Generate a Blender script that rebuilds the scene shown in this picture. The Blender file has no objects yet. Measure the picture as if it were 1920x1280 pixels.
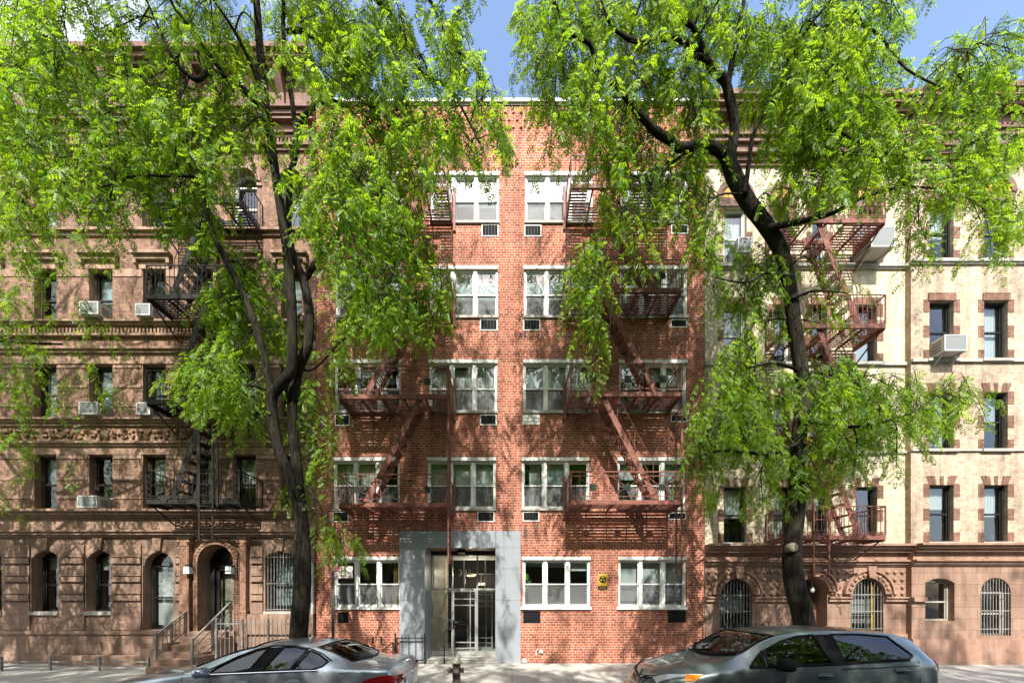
import bpy, math, random
import numpy as np
from mathutils import Vector, Matrix
R = math.radians
random.seed(7)
rng = np.random.default_rng(11)
SC = bpy.context.scene
COL = SC.collection

# ---------------------------------------------------------------- measures
D0, FOC, HORIZ, CAMZ, PPM = 11.5, 713.0, 1120.0, 1.98, 62.0
def FX(px): return (px - 960.0) / PPM            # facade plane (y = 0)
def FZ(py): return CAMZ + (HORIZ - py) / PPM
def W(px, py, d):                                 # a point d metres in front of the camera
    return Vector(((px - 960.0) * d / FOC, d - D0, CAMZ + (HORIZ - py) * d / FOC))

# ---------------------------------------------------------------- mesh builder
class MB:
    def __init__(s): s.v = []; s.f = []; s.m = []
    def add(s, pts, faces, mi=0):
        b = len(s.v); s.v.extend([tuple(p) for p in pts])
        for f in faces: s.f.append([i + b for i in f]); s.m.append(mi)
    def quad(s, a, b, c, d, mi=0): s.add([a, b, c, d], [(0, 1, 2, 3)], mi)
    def poly(s, pts, mi=0): s.add(pts, [tuple(range(len(pts)))], mi)
    def box(s, x0, x1, y0, y1, z0, z1, mi=0):
        if x1 < x0: x0, x1 = x1, x0
        if y1 < y0: y0, y1 = y1, y0
        if z1 < z0: z0, z1 = z1, z0
        p = [(x0,y0,z0),(x1,y0,z0),(x1,y1,z0),(x0,y1,z0),(x0,y0,z1),(x1,y0,z1),(x1,y1,z1),(x0,y1,z1)]
        s.add(p, [(0,3,2,1),(4,5,6,7),(0,1,5,4),(1,2,6,5),(2,3,7,6),(3,0,4,7)], mi)
    def prism_y(s, poly, y0, y1, mi=0):           # polygon of (x, z), extruded along y
        n = len(poly)
        p = [(x, y0, z) for x, z in poly] + [(x, y1, z) for x, z in poly]
        f = [tuple(range(n)), tuple(range(2*n-1, n-1, -1))]
        f += [(i, i + n, (i+1) % n + n, (i+1) % n) for i in range(n)]
        s.add(p, f, mi)
    def prism_x(s, poly, x0, x1, mi=0):           # polygon of (y, z), extruded along x
        n = len(poly)
        p = [(x0, y, z) for y, z in poly] + [(x1, y, z) for y, z in poly]
        f = [tuple(range(n)), tuple(range(2*n-1, n-1, -1))]
        f += [(i, i + n, (i+1) % n + n, (i+1) % n) for i in range(n)]
        s.add(p, f, mi)
    def bar(s, p, q, w, h=None, mi=0, up=(0, 0, 1)):
        p, q = Vector(p), Vector(q); h = h or w
        d = (q - p)
        if d.length < 1e-6: return
        d.normalize(); u = Vector(up)
        if abs(d.dot(u)) > .99: u = Vector((0, 1, 0))
        a = d.cross(u).normalized() * (w / 2); b = a.cross(d).normalized() * (h / 2)
        c = [p - a - b, p + a - b, p + a + b, p - a + b, q - a - b, q + a - b, q + a + b, q - a + b]
        s.add(c, [(0,3,2,1),(4,5,6,7),(0,1,5,4),(1,2,6,5),(2,3,7,6),(3,0,4,7)], mi)
    def tube(s, pts, rad, n=8, mi=0, caps=True):
        pts = [Vector(p) for p in pts]
        if not hasattr(rad, '__len__'): rad = [rad] * len(pts)
        up = Vector((.31, .17, .93)); rings = []; k = len(pts)
        ref = None
        for i, p in enumerate(pts):
            d = (pts[min(i+1, k-1)] - pts[max(i-1, 0)]).normalized()
            if ref is None:
                ref = d.cross(up if abs(d.dot(up)) < .95 else Vector((1, 0, 0))).normalized()
            ref = (ref - d * ref.dot(d)).normalized()
            b = d.cross(ref)
            rings.append([p + (ref * math.cos(2*math.pi*j/n) + b * math.sin(2*math.pi*j/n)) * rad[i] for j in range(n)])
        v = [q for r_ in rings for q in r_]; f = []
        for i in range(k-1):
            for j in range(n):
                f.append((i*n + j, i*n + (j+1) % n, (i+1)*n + (j+1) % n, (i+1)*n + j))
        if caps: f += [tuple(range(n-1, -1, -1)), tuple(range((k-1)*n, k*n))]
        s.add(v, f, mi)
    def lathe(s, prof, c, n=20, mi=0, axis='z'):  # profile of (r, h)
        v = []; f = []
        for r_, h in prof:
            for j in range(n):
                a = 2*math.pi*j/n
                e = (r_*math.cos(a), r_*math.sin(a), h)
                if axis == 'y': e = (e[0], e[2], e[1])
                if axis == 'x': e = (e[2], e[0], e[1])
                v.append((c[0]+e[0], c[1]+e[1], c[2]+e[2]))
        k = len(prof)
        for i in range(k-1):
            for j in range(n):
                f.append((i*n+j, i*n+(j+1) % n, (i+1)*n+(j+1) % n, (i+1)*n+j))
        f += [tuple(range(n-1, -1, -1)), tuple(range((k-1)*n, k*n))]
        s.add(v, f, mi)
    def build(s, name, mats, parent=None, smooth=False):
        me = bpy.data.meshes.new(name)
        me.from_pydata(s.v, [], s.f); 
        if not isinstance(mats, (list, tuple)): mats = [mats]
        for m in mats: me.materials.append(m)
        if len(mats) > 1: me.polygons.foreach_set('material_index', s.m)
        if smooth: me.polygons.foreach_set('use_smooth', [True] * len(me.polygons))
        me.update()
        o = bpy.data.objects.new(name, me); COL.objects.link(o)
        if parent: o.parent = parent
        return o

def tag(o, label, cat, group=None):
    o['label'] = label; o['category'] = cat
    if group: o['group'] = group
    return o
def thing(name, label, cat, group=None):
    o = bpy.data.objects.new(name, None); COL.objects.link(o); o.empty_display_size = .2
    return tag(o, label, cat, group)
def seat_root(root, loc):
    """move an Empty to the base of its thing, keeping its parts where they are"""
    loc = Vector(loc); root.location = loc
    for c in root.children: c.location = c.location - loc
def struct(o): o['kind'] = 'structure'; return o

def wall(mb, x0, x1, z0, z1, y, ops, depth, mi=0, rmi=None):
    """front face at y (towards -y) with holes; ops: (xa, xb, za, zb[, rise]) ; rise = arch height inside the opening"""
    rmi = mi if rmi is None else rmi
    xs = sorted({x0, x1, *[o[0] for o in ops], *[o[1] for o in ops]})
    zs = sorted({z0, z1, *[o[2] for o in ops], *[o[3] for o in ops]})
    xs = [x for x in xs if x0 - 1e-6 <= x <= x1 + 1e-6]; zs = [z for z in zs if z0 - 1e-6 <= z <= z1 + 1e-6]
    for i in range(len(xs)-1):
        for j in range(len(zs)-1):
            cx, cz = (xs[i]+xs[i+1])/2, (zs[j]+zs[j+1])/2
            if any(o[0] < cx < o[1] and o[2] < cz < o[3] for o in ops): continue
            mb.quad((xs[i], y, zs[j]), (xs[i+1], y, zs[j]), (xs[i+1], y, zs[j+1]), (xs[i], y, zs[j+1]), mi)
    for o in ops:
        xa, xb, za, zb = o[:4]; yb = y + depth
        rise = o[4] if len(o) > 4 else 0
        zs_ = zb - rise
        mb.quad((xa, y, za), (xa, y, zs_), (xa, yb, zs_), (xa, yb, za), rmi)
        mb.quad((xb, y, za), (xb, yb, za), (xb, yb, zs_), (xb, y, zs_), rmi)
        mb.quad((xa, y, za), (xa, yb, za), (xb, yb, za), (xb, y, za), rmi)
        if not rise:
            mb.quad((xa, y, zb), (xb, y, zb), (xb, yb, zb), (xa, yb, zb), rmi)
        else:
            a = arc(xa, xb, zs_, rise, 14)
            for (p, q) in zip(a[:-1], a[1:]):
                mb.quad((p[0], y, p[1]), (q[0], y, q[1]), (q[0], y, zb), (p[0], y, zb), mi)
                mb.quad((p[0], y, p[1]), (p[0], yb, p[1]), (q[0], yb, q[1]), (q[0], y, q[1]), rmi)

def arc(xa, xb, zs, rise, n=14):
    c, h = (xa+xb)/2, (xb-xa)/2
    rad = (h*h + rise*rise) / (2*rise); zc = zs + rise - rad
    a0 = math.asin(min(1, h/rad)) if rise <= h else math.pi - math.asin(min(1, h/rad))
    return [(c + rad*math.sin(t), zc + rad*math.cos(t)) for t in [(-a0 + 2*a0*i/n) for i in range(n+1)]]

def arch_ring(mb, xa, xb, zs, rise, wd, y0, y1, mi=0, n=16):
    i_ = arc(xa, xb, zs, rise, n)
    c, h = (xa+xb)/2, (xb-xa)/2
    o_ = arc(xa-wd, xb+wd, zs, rise + wd, n)
    for k in range(n):
        mb.prism_y([i_[k], i_[k+1], o_[k+1], o_[k]], y0, y1, mi)

def text_mesh(txt, size, extrude, align='CENTER', bold=0):
    cu = bpy.data.curves.new('lettering', 'FONT'); cu.body = txt; cu.size = size; cu.extrude = extrude
    cu.align_x = align; cu.offset = bold
    o = bpy.data.objects.new('lettering', cu); COL.objects.link(o)
    dg = bpy.context.evaluated_depsgraph_get(); dg.update()
    me = bpy.data.meshes.new_from_object(o.evaluated_get(dg))
    bpy.data.objects.remove(o); bpy.data.curves.remove(cu)
    return me
def text_obj(name, txt, size, loc, mat, parent=None, extrude=.004, align='CENTER', bold=0):
    me = text_mesh(txt, size, extrude, align, bold); me.materials.clear(); me.materials.append(mat)
    me.transform(Matrix.Rotation(R(90), 4, 'X')); me.transform(Matrix.Translation(Vector(loc)))
    o = bpy.data.objects.new(name, me); COL.objects.link(o)
    if parent: o.parent = parent
    return o

# ---------------------------------------------------------------- materials
def newmat(name):
    m = bpy.data.materials.new(name); m.use_nodes = True
    nt = m.node_tree; nt.nodes.clear()
    out = nt.nodes.new('ShaderNodeOutputMaterial')
    return m, nt, out
def N(nt, t, **kw):
    n = nt.nodes.new('ShaderNode' + t)
    for k, v in kw.items():
        if k in n.inputs: n.inputs[k].default_value = v
        else: setattr(n, k, v)
    return n
def L(nt, a, ao, b, bi): nt.links.new(a.outputs[ao], b.inputs[bi])
def c4(c): return (c[0], c[1], c[2], 1)

def plain(name, col, rough=.6, metal=0, var=.15, scale=6., bump=0., bscale=40., coat=0., col2=None, detail=6, spec=.18):
    m, nt, out = newmat(name)
    p = N(nt, 'BsdfPrincipled'); p.inputs['Roughness'].default_value = rough; p.inputs['Metallic'].default_value = metal
    p.inputs['Specular IOR Level'].default_value = spec
    if coat: p.inputs['Coat Weight'].default_value = coat; p.inputs['Coat Roughness'].default_value = .04
    tc = N(nt, 'TexCoord'); nz = N(nt, 'TexNoise', Scale=scale, Detail=detail, Roughness=.65)
    L(nt, tc, 'Object', nz, 'Vector')
    mx = N(nt, 'MixRGB'); a = [max(0, c*(1-var)) for c in col]; b = [c*(1+var) for c in col] if col2 is None else col2
    mx.inputs[1].default_value = c4(a); mx.inputs[2].default_value = c4(b)
    rp = N(nt, 'ValToRGB'); rp.color_ramp.elements[0].position = .32; rp.color_ramp.elements[1].position = .68
    L(nt, nz, 'Fac', rp, 'Fac'); L(nt, rp, 'Color', mx, 0); L(nt, mx, 0, p, 'Base Color')
    if bump:
        n2 = N(nt, 'TexNoise', Scale=bscale, Detail=5); L(nt, tc, 'Object', n2, 'Vector')
        bp = N(nt, 'Bump', Strength=bump, Distance=.01); L(nt, n2, 'Fac', bp, 'Height'); L(nt, bp, 'Normal', p, 'Normal')
    L(nt, p, 0, out, 0)
    return m

def wallcoord(nt):
    tc = N(nt, 'TexCoord'); sp = N(nt, 'SeparateXYZ'); ad = N(nt, 'Math', operation='ADD'); cb = N(nt, 'CombineXYZ')
    L(nt, tc, 'Object', sp, 0); L(nt, sp, 'X', ad, 0); L(nt, sp, 'Y', ad, 1); L(nt, ad, 0, cb, 'X'); L(nt, sp, 'Z', cb, 'Y')
    return tc, cb

def brick(name, c1, c2, mortar, bw=.166, rh=.075, ms=.0065, header=True, stain=(.6, 1.15), odd=None, rough=.85):
    m, nt, out = newmat(name)
    tc, cb = wallcoord(nt)
    b = N(nt, 'TexBrick'); b.offset = .5; b.offset_frequency = 2
    b.squash = .5 if header else 1.; b.squash_frequency = 6 if header else 1
    b.inputs['Color1'].default_value = c4(c1); b.inputs['Color2'].default_value = c4(c2); b.inputs['Mortar'].default_value = c4(mortar)
    b.inputs['Scale'].default_value = 1; b.inputs['Mortar Size'].default_value = ms; b.inputs['Mortar Smooth'].default_value = .25
    b.inputs['Bias'].default_value = -.15; b.inputs['Brick Width'].default_value = bw; b.inputs['Row Height'].default_value = rh
    L(nt, cb, 0, b, 'Vector')
    nz = N(nt, 'TexNoise', Scale=.55, Detail=8, Roughness=.7); L(nt, tc, 'Object', nz, 'Vector')
    rp = N(nt, 'MapRange'); rp.inputs['From Min'].default_value = .3; rp.inputs['From Max'].default_value = .7
    rp.inputs['To Min'].default_value = stain[0]; rp.inputs['To Max'].default_value = stain[1]
    L(nt, nz, 'Fac', rp, 'Value')
    n3 = N(nt, 'TexNoise', Scale=9., Detail=3); L(nt, tc, 'Object', n3, 'Vector')
    r3 = N(nt, 'MapRange'); r3.inputs['From Min'].default_value = .3; r3.inputs['From Max'].default_value = .7
    r3.inputs['To Min'].default_value = .8; r3.inputs['To Max'].default_value = 1.2
    L(nt, n3, 'Fac', r3, 'Value')
    mu0 = N(nt, 'Math', operation='MULTIPLY'); L(nt, rp, 0, mu0, 0); L(nt, r3, 0, mu0, 1)
    mp = N(nt, 'Mapping'); mp.inputs['Scale'].default_value = (3.2, 3.2, .28); L(nt, tc, 'Object', mp, 'Vector')      # rain streaks and soot
    n5 = N(nt, 'TexNoise', Scale=1., Detail=7, Roughness=.6); L(nt, mp, 0, n5, 'Vector')
    r5 = N(nt, 'MapRange'); r5.inputs['From Min'].default_value = .35; r5.inputs['From Max'].default_value = .6; r5.inputs['To Min'].default_value = .68; r5.inputs['To Max'].default_value = 1.06
    L(nt, n5, 'Fac', r5, 'Value'); mu = N(nt, 'Math', operation='MULTIPLY'); L(nt, mu0, 0, mu, 0); L(nt, r5, 0, mu, 1)
    mx = N(nt, 'MixRGB', blend_type='MULTIPLY'); mx.inputs[0].default_value = 1
    L(nt, b, 'Color', mx, 1); L(nt, mu, 0, mx, 2)
    p = N(nt, 'BsdfPrincipled', Roughness=rough); p.inputs['Specular IOR Level'].default_value = .06
    last = mx
    if odd:   # occasional pale, weathered patches on the wall
        n4 = N(nt, 'TexNoise', Scale=1.6, Detail=10, Roughness=.75); L(nt, tc, 'Object', n4, 'Vector')
        r4 = N(nt, 'MapRange'); r4.inputs['From Min'].default_value = .55; r4.inputs['From Max'].default_value = .75
        r4.inputs['To Max'].default_value = .45
        L(nt, n4, 'Fac', r4, 'Value')
        m4 = N(nt, 'MixRGB'); m4.inputs[2].default_value = c4(odd); L(nt, r4, 0, m4, 0); L(nt, mx, 0, m4, 1); last = m4
    L(nt, last, 0, p, 'Base Color')
    bp = N(nt, 'Bump', Strength=.6, Distance=.006); bp.invert = True
    L(nt, b, 'Fac', bp, 'Height'); L(nt, bp, 'Normal', p, 'Normal'); L(nt, p, 0, out, 0)
    return m

def glassmat(name, tint=(.8, .87, .85), ior=2.0, rough=.015, wavy=.02):
    m, nt, out = newmat(name)
    t = N(nt, 'BsdfTransparent'); t.inputs[0].default_value = c4(tint)
    g = N(nt, 'BsdfGlossy', Roughness=rough); g.inputs[0].default_value = (.95, .97, 1, 1)
    mx = N(nt, 'MixShader'); ge = N(nt, 'NewGeometry'); f0 = ((ior-1)/(ior+1))**2
    dt = N(nt, 'VectorMath', operation='DOT_PRODUCT'); L(nt, ge, 'Incoming', dt, 0); L(nt, ge, 'Normal', dt, 1)
    ab = N(nt, 'Math', operation='ABSOLUTE'); L(nt, dt, 'Value', ab, 0)
    om = N(nt, 'Math', operation='SUBTRACT'); om.inputs[0].default_value = 1; L(nt, ab, 0, om, 1)
    pw = N(nt, 'Math', operation='POWER'); pw.inputs[1].default_value = 5; L(nt, om, 0, pw, 0)
    fr = N(nt, 'Math', operation='MULTIPLY_ADD'); fr.inputs[1].default_value = 1-f0; fr.inputs[2].default_value = f0; L(nt, pw, 0, fr, 0)
    tc = N(nt, 'TexCoord'); nz = N(nt, 'TexNoise', Scale=1.4, Detail=1); L(nt, tc, 'Object', nz, 'Vector')
    bp = N(nt, 'Bump', Strength=1., Distance=wavy); L(nt, nz, 'Fac', bp, 'Height'); L(nt, bp, 'Normal', g, 'Normal')
    L(nt, fr, 0, mx, 0); L(nt, t, 0, mx, 1); L(nt, g, 0, mx, 2); L(nt, mx, 0, out, 0)
    return m

def stripes(name, c1, c2, pitch, axis='Z', rough=.7):
    m, nt, out = newmat(name)
    tc = N(nt, 'TexCoord'); sp = N(nt, 'SeparateXYZ'); L(nt, tc, 'Object', sp, 0)
    mu = N(nt, 'Math', operation='MULTIPLY'); mu.inputs[1].default_value = 1/pitch; L(nt, sp, axis, mu, 0)
    fr = N(nt, 'Math', operation='FRACT'); L(nt, mu, 0, fr, 0)
    rp = N(nt, 'ValToRGB'); rp.color_ramp.elements[0].color = c4(c1); rp.color_ramp.elements[1].color = c4(c2)
    rp.color_ramp.elements[0].position = .55; rp.color_ramp.elements[1].position = .85
    L(nt, fr, 0, rp, 0); p = N(nt, 'BsdfPrincipled', Roughness=rough); L(nt, rp, 0, p, 'Base Color'); L(nt, p, 0, out, 0)
    return m

def stone(name, c1, c2, scale=2.5, bump=.25, joint=None, rough=.85):
    """weathered cut stone; joint = (width, height) of the blocks"""
    m, nt, out = newmat(name)
    tc, cb = wallcoord(nt)
    n1 = N(nt, 'TexNoise', Scale=scale, Detail=10, Roughness=.7); L(nt, tc, 'Object', n1, 'Vector')
    mp = N(nt, 'Mapping'); mp.inputs['Scale'].default_value = (6, 6, .7); L(nt, tc, 'Object', mp, 'Vector')
    n2 = N(nt, 'TexNoise', Scale=1., Detail=6); L(nt, mp, 0, n2, 'Vector')
    ad = N(nt, 'Math', operation='ADD'); L(nt, n1, 'Fac', ad, 0); L(nt, n2, 'Fac', ad, 1)
    rp = N(nt, 'MapRange'); rp.inputs['From Min'].default_value = .7; rp.inputs['From Max'].default_value = 1.3
    L(nt, ad, 0, rp, 'Value')
    mx = N(nt, 'MixRGB'); mx.inputs[1].default_value = c4(c1); mx.inputs[2].default_value = c4(c2); L(nt, rp, 0, mx, 0)
    p = N(nt, 'BsdfPrincipled', Roughness=rough); p.inputs['Specular IOR Level'].default_value = .2
    n3 = N(nt, 'TexNoise', Scale=45., Detail=4); L(nt, tc, 'Object', n3, 'Vector')
    bp = N(nt, 'Bump', Strength=bump, Distance=.01); L(nt, n3, 'Fac', bp, 'Height')
    last = mx
    if joint:
        b = N(nt, 'TexBrick'); b.inputs['Color1'].default_value = (1, 1, 1, 1); b.inputs['Color2'].default_value = (.82, .82, .82, 1)
        b.inputs['Mortar'].default_value = (.45, .43, .42, 1); b.inputs['Scale'].default_value = 1; b.inputs['Mortar Size'].default_value = .006
        b.inputs['Brick Width'].default_value = joint[0]; b.inputs['Row Height'].default_value = joint[1]; L(nt, cb, 0, b, 'Vector')
        m2 = N(nt, 'MixRGB', blend_type='MULTIPLY'); m2.inputs[0].default_value = 1; L(nt, mx, 0, m2, 1); L(nt, b, 'Color', m2, 2); last = m2
    L(nt, last, 0, p, 'Base Color'); L(nt, bp, 'Normal', p, 'Normal'); L(nt, p, 0, out, 0)
    return m

M = {}
M['brick_red'] = brick('red_brick', (.44, .136, .074), (.235, .066, .042), (.64, .53, .45), ms=.0058, odd=(.42, .26, .20))
M['brick_brown'] = brick('brown_brick', (.34, .205, .15), (.225, .138, .105), (.14, .10, .08), bw=.21, rh=.062, ms=.005, header=False, stain=(.55, 1.15))
M['brick_cream'] = brick('cream_brick', (.68, .59, .43), (.58, .49, .34), (.44, .38, .29), bw=.21, rh=.065, ms=.005, header=False, stain=(.7, 1.1))
M['brick_tan'] = brick('tan_brick', (.57, .46, .34), (.46, .36, .26), (.33, .26, .2), bw=.21, rh=.065, ms=.006, header=False, stain=(.6, 1.1))
M['brick_dark'] = brick('dark_brown_brick', (.22, .11, .075), (.15, .075, .055), (.30, .23, .18), bw=.21, rh=.065, ms=.006, header=False)
M['brownstone'] = stone('brownstone', (.17, .107, .08), (.38, .25, .185))
M['brownstone_block'] = stone('brownstone_blocks', (.16, .102, .076), (.375, .25, .187), joint=(.55, .3))
M['stone_red'] = stone('reddish_sandstone', (.21, .125, .09), (.37, .245, .18), joint=(.7, .34))
M['stone_redplain'] = stone('reddish_sandstone_trim', (.21, .118, .085), (.37, .235, .172))
M['stone_grey'] = stone('grey_stone_sill', (.26, .25, .22), (.44, .42, .38))
M['cornice'] = plain('brown_painted_cornice', (.15, .085, .065), .6, var=.3)
M['white'] = plain('white_paint', (.64, .645, .61), .45, var=.07, scale=3)
M['coping'] = plain('pale_metal_coping', (.62, .63, .64), .4, var=.08)
M['sash_dark'] = plain('dark_brown_sash', (.045, .032, .026), .45)
M['sash_black'] = plain('black_sash', (.018, .018, .018), .4)
M['alum'] = plain('aluminium_frame', (.50, .51, .50), .38, .6, var=.08)
M['iron_red'] = plain('red_brown_iron_paint', (.195, .080, .060), .55, var=.35, scale=9)
M['iron_black'] = plain('black_iron_paint', (.028, .026, .025), .5, var=.4, scale=9)
M['iron_grey'] = plain('grey_iron_paint', (.20, .19, .18), .45, var=.3, scale=9)
M['iron_dkgreen'] = plain('dark_green_iron_plate', (.012, .026, .022), .5)
M['room'] = plain('dim_room', (.045, .042, .040), .9, var=.4, scale=1.2)  # backing behind the panes; the dimness of the rooms is put into its colour
M['blind'] = stripes('slatted_blind', (.42, .43, .42), (.20, .21, .20), .035)
M['shade'] = plain('roller_shade', (.26, .30, .335), .8, var=.06)
M['curtain'] = stripes('white_curtain', (.40, .41, .41), (.26, .27, .27), .09, 'X')
M['curtain_ochre'] = stripes('ochre_curtain', (.32, .20, .06), (.18, .11, .03), .08, 'X')
M['glass'] = glassmat('window_glass')
M['glass_door'] = glassmat('entrance_glass', (.62, .66, .64), 1.7, wavy=.004)
M['carglass'] = glassmat('car_glass', (.36, .45, .42), 1.75, wavy=.004)
M['carglass_dark'] = glassmat('dark_car_glass', (.08, .09, .09), 1.75, wavy=.004)
M['black'] = plain('black_plastic', (.012, .012, .013), .8, spec=.08)
M['rubber'] = plain('tyre_rubber', (.02, .02, .02), .8)
M['chrome'] = plain('chrome', (.75, .76, .78), .12, 1., var=.03)
M['ac_white'] = plain('window_unit_casing', (.50, .51, .49), .5, var=.16)
M['ac_louvre'] = stripes('window_unit_louvres', (.22, .235, .235), (.07, .075, .075), .03)
M['marble'] = plain('cream_marble', (.56, .52, .43), .3, var=.25, scale=5)
M['ceiling'] = plain('white_plaster', (.75, .75, .73), .8, var=.03)
M['sign_white'] = plain('white_sign_face', (.78, .78, .76), .4, var=.04)
M['sign_red'] = plain('red_sign_paint', (.50, .02, .03), .4)
M['sign_yellow'] = plain('yellow_sign_paint', (.42, .28, .025), .5, var=.3, scale=14)
M['sign_black'] = plain('black_sign_paint', (.02, .02, .022), .5, var=.4, scale=14)
M['steel'] = plain('galvanised_steel', (.16, .16, .15), .5, .5, var=.3)
M['hydrant_black'] = plain('black_hydrant_paint', (.03, .03, .03), .5, var=.6, scale=12, col2=(.22, .19, .14))
M['hydrant_silver'] = plain('silver_hydrant_paint', (.42, .45, .43), .45, .3, var=.35, scale=14, col2=(.50, .44, .30))
M['terracotta'] = plain('ochre_terracotta', (.45, .27, .07), .7, var=.5, scale=16, bump=.8, bscale=30)
M['carving'] = plain('carved_stone', (.25, .145, .10), .85, var=.5, scale=10, bump=1., bscale=22)
M['lamp'] = plain('frosted_lamp_glass', (.55, .60, .60), .25)
M['seat'] = plain('dark_car_seat', (.03, .028, .027), .8)
M['paper'] = plain('paper_permit', (.7, .75, .78), .6)
def stainmat():
    m, nt, out = newmat('grey_drip_stain')
    t = N(nt, 'BsdfTransparent'); d = N(nt, 'BsdfDiffuse'); d.inputs[0].default_value = (.10, .09, .085, 1)
    tc = N(nt, 'TexCoord'); mp = N(nt, 'Mapping'); mp.inputs['Scale'].default_value = (14, 14, 2.2); L(nt, tc, 'Object', mp, 'Vector')
    n = N(nt, 'TexNoise', Scale=1., Detail=6); L(nt, mp, 0, n, 'Vector')
    r = N(nt, 'MapRange'); r.inputs['From Min'].default_value = .42; r.inputs['From Max'].default_value = .62; r.inputs['To Max'].default_value = .7; L(nt, n, 'Fac', r, 'Value')
    x = N(nt, 'MixShader'); L(nt, r, 0, x, 0); L(nt, t, 0, x, 1); L(nt, d, 0, x, 2); L(nt, x, 0, out, 0); return m
M['stain'] = stainmat()
M['plant'] = plain('houseplant_leaf', (.10, .26, .03), .6, var=.4)
M['flower'] = plain('red_flower', (.45, .05, .04), .6)
M['wood_crate'] = plain('pale_wood', (.50, .38, .20), .7)

def granite():
    m, nt, out = newmat('grey_granite')
    tc = N(nt, 'TexCoord'); n1 = N(nt, 'TexNoise', Scale=48., Detail=6, Roughness=.85); L(nt, tc, 'Object', n1, 'Vector')
    rp = N(nt, 'ValToRGB'); rp.color_ramp.elements[0].position = .35; rp.color_ramp.elements[1].position = .66
    rp.color_ramp.elements[0].color = (.13, .145, .165, 1); rp.color_ramp.elements[1].color = (.42, .455, .50, 1)
    L(nt, n1, 'Fac', rp, 0)
    p = N(nt, 'BsdfPrincipled', Roughness=.28); L(nt, rp, 0, p, 'Base Color'); L(nt, p, 0, out, 0)
    return m
M['granite'] = granite()

def sidewalk_mat():
    m, nt, out = newmat('concrete_paving')
    tc = N(nt, 'TexCoord')
    b = N(nt, 'TexBrick'); b.offset = 0; b.inputs['Color1'].default_value = (1, 1, 1, 1); b.inputs['Color2'].default_value = (.86, .86, .86, 1)
    b.inputs['Mortar'].default_value = (.4, .4, .4, 1); b.inputs['Scale'].default_value = 1; b.inputs['Mortar Size'].default_value = .008
    b.inputs['Brick Width'].default_value = 1.5; b.inputs['Row Height'].default_value = 1.5
    L(nt, tc, 'Object', b, 'Vector')
    n1 = N(nt, 'TexNoise', Scale=1.3, Detail=10, Roughness=.7); L(nt, tc, 'Object', n1, 'Vector')
    rp = N(nt, 'ValToRGB'); rp.color_ramp.elements[0].position = .3; rp.color_ramp.elements[1].position = .7
    rp.color_ramp.elements[0].color = (.27, .255, .23, 1); rp.color_ramp.elements[1].color = (.50, .475, .43, 1)
    L(nt, n1, 'Fac', rp, 0)
    v = N(nt, 'TexVoronoi', Scale=3.1); L(nt, tc, 'Object', v, 'Vector')     # gum spots
    vr = N(nt, 'MapRange'); vr.inputs['From Min'].default_value = .06; vr.inputs['From Max'].default_value = .09
    vr.inputs['To Min'].default_value = .45; L(nt, v, 'Distance', vr, 'Value')
    mx = N(nt, 'MixRGB', blend_type='MULTIPLY'); mx.inputs[0].default_value = 1; L(nt, rp, 0, mx, 1); L(nt, b, 'Color', mx, 2)
    m2 = N(nt, 'MixRGB', blend_type='MULTIPLY'); m2.inputs[0].default_value = 1; L(nt, mx, 0, m2, 1); L(nt, vr, 0, m2, 2)
    p = N(nt, 'BsdfPrincipled', Roughness=.85); L(nt, m2, 0, p, 'Base Color'); L(nt, p, 0, out, 0)
    return m
M['paving'] = sidewalk_mat()
M['asphalt'] = plain('asphalt', (.05, .05, .052), .9, var=.35, scale=3, bump=.4, bscale=120)
M['kerb'] = plain('granite_kerb', (.33, .32, .30), .8, var=.2)
M['soil'] = plain('tree_pit_soil', (.07, .05, .035), .95, var=.4, scale=8)

def paint(name, col, rough=.3, metal=.55, dust=.12):
    m, nt, out = newmat(name)
    p = N(nt, 'BsdfPrincipled', Metallic=metal); p.inputs['Coat Weight'].default_value = 1; p.inputs['Coat Roughness'].default_value = .03
    tc = N(nt, 'TexCoord'); n1 = N(nt, 'TexNoise', Scale=2.2, Detail=4, Roughness=.5); L(nt, tc, 'Object', n1, 'Vector')
    mx = N(nt, 'MixRGB'); mx.inputs[1].default_value = c4(col); mx.inputs[2].default_value = c4([c*(1-dust)+.3*dust for c in col])
    L(nt, n1, 'Fac', mx, 0); L(nt, mx, 0, p, 'Base Color')
    mr = N(nt, 'MapRange'); mr.inputs['To Min'].default_value = rough-.06; mr.inputs['To Max'].default_value = rough+.12
    L(nt, n1, 'Fac', mr, 'Value'); L(nt, mr, 0, p, 'Roughness'); L(nt, p, 0, out, 0)
    return m
M['paint_silver'] = paint('blue_grey_car_paint', (.40, .45, .52), .26, .6)
M['paint_grey'] = paint('grey_green_car_paint', (.105, .135, .135), .32, .5, .15)
def lens(name, col):
    m, nt, out = newmat(name)
    p = N(nt, 'BsdfPrincipled', Roughness=.08); p.inputs['Base Color'].default_value = c4(col); p.inputs['Coat Weight'].default_value = 1
    L(nt, p, 0, out, 0); return m
M['lens_red'] = lens('red_lamp_lens', (.42, .008, .01))
M['lens_clear'] = lens('clear_lamp_lens', (.55, .57, .58))
M['lens_amber'] = lens('amber_lamp_lens', (.75, .22, .01))

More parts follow.
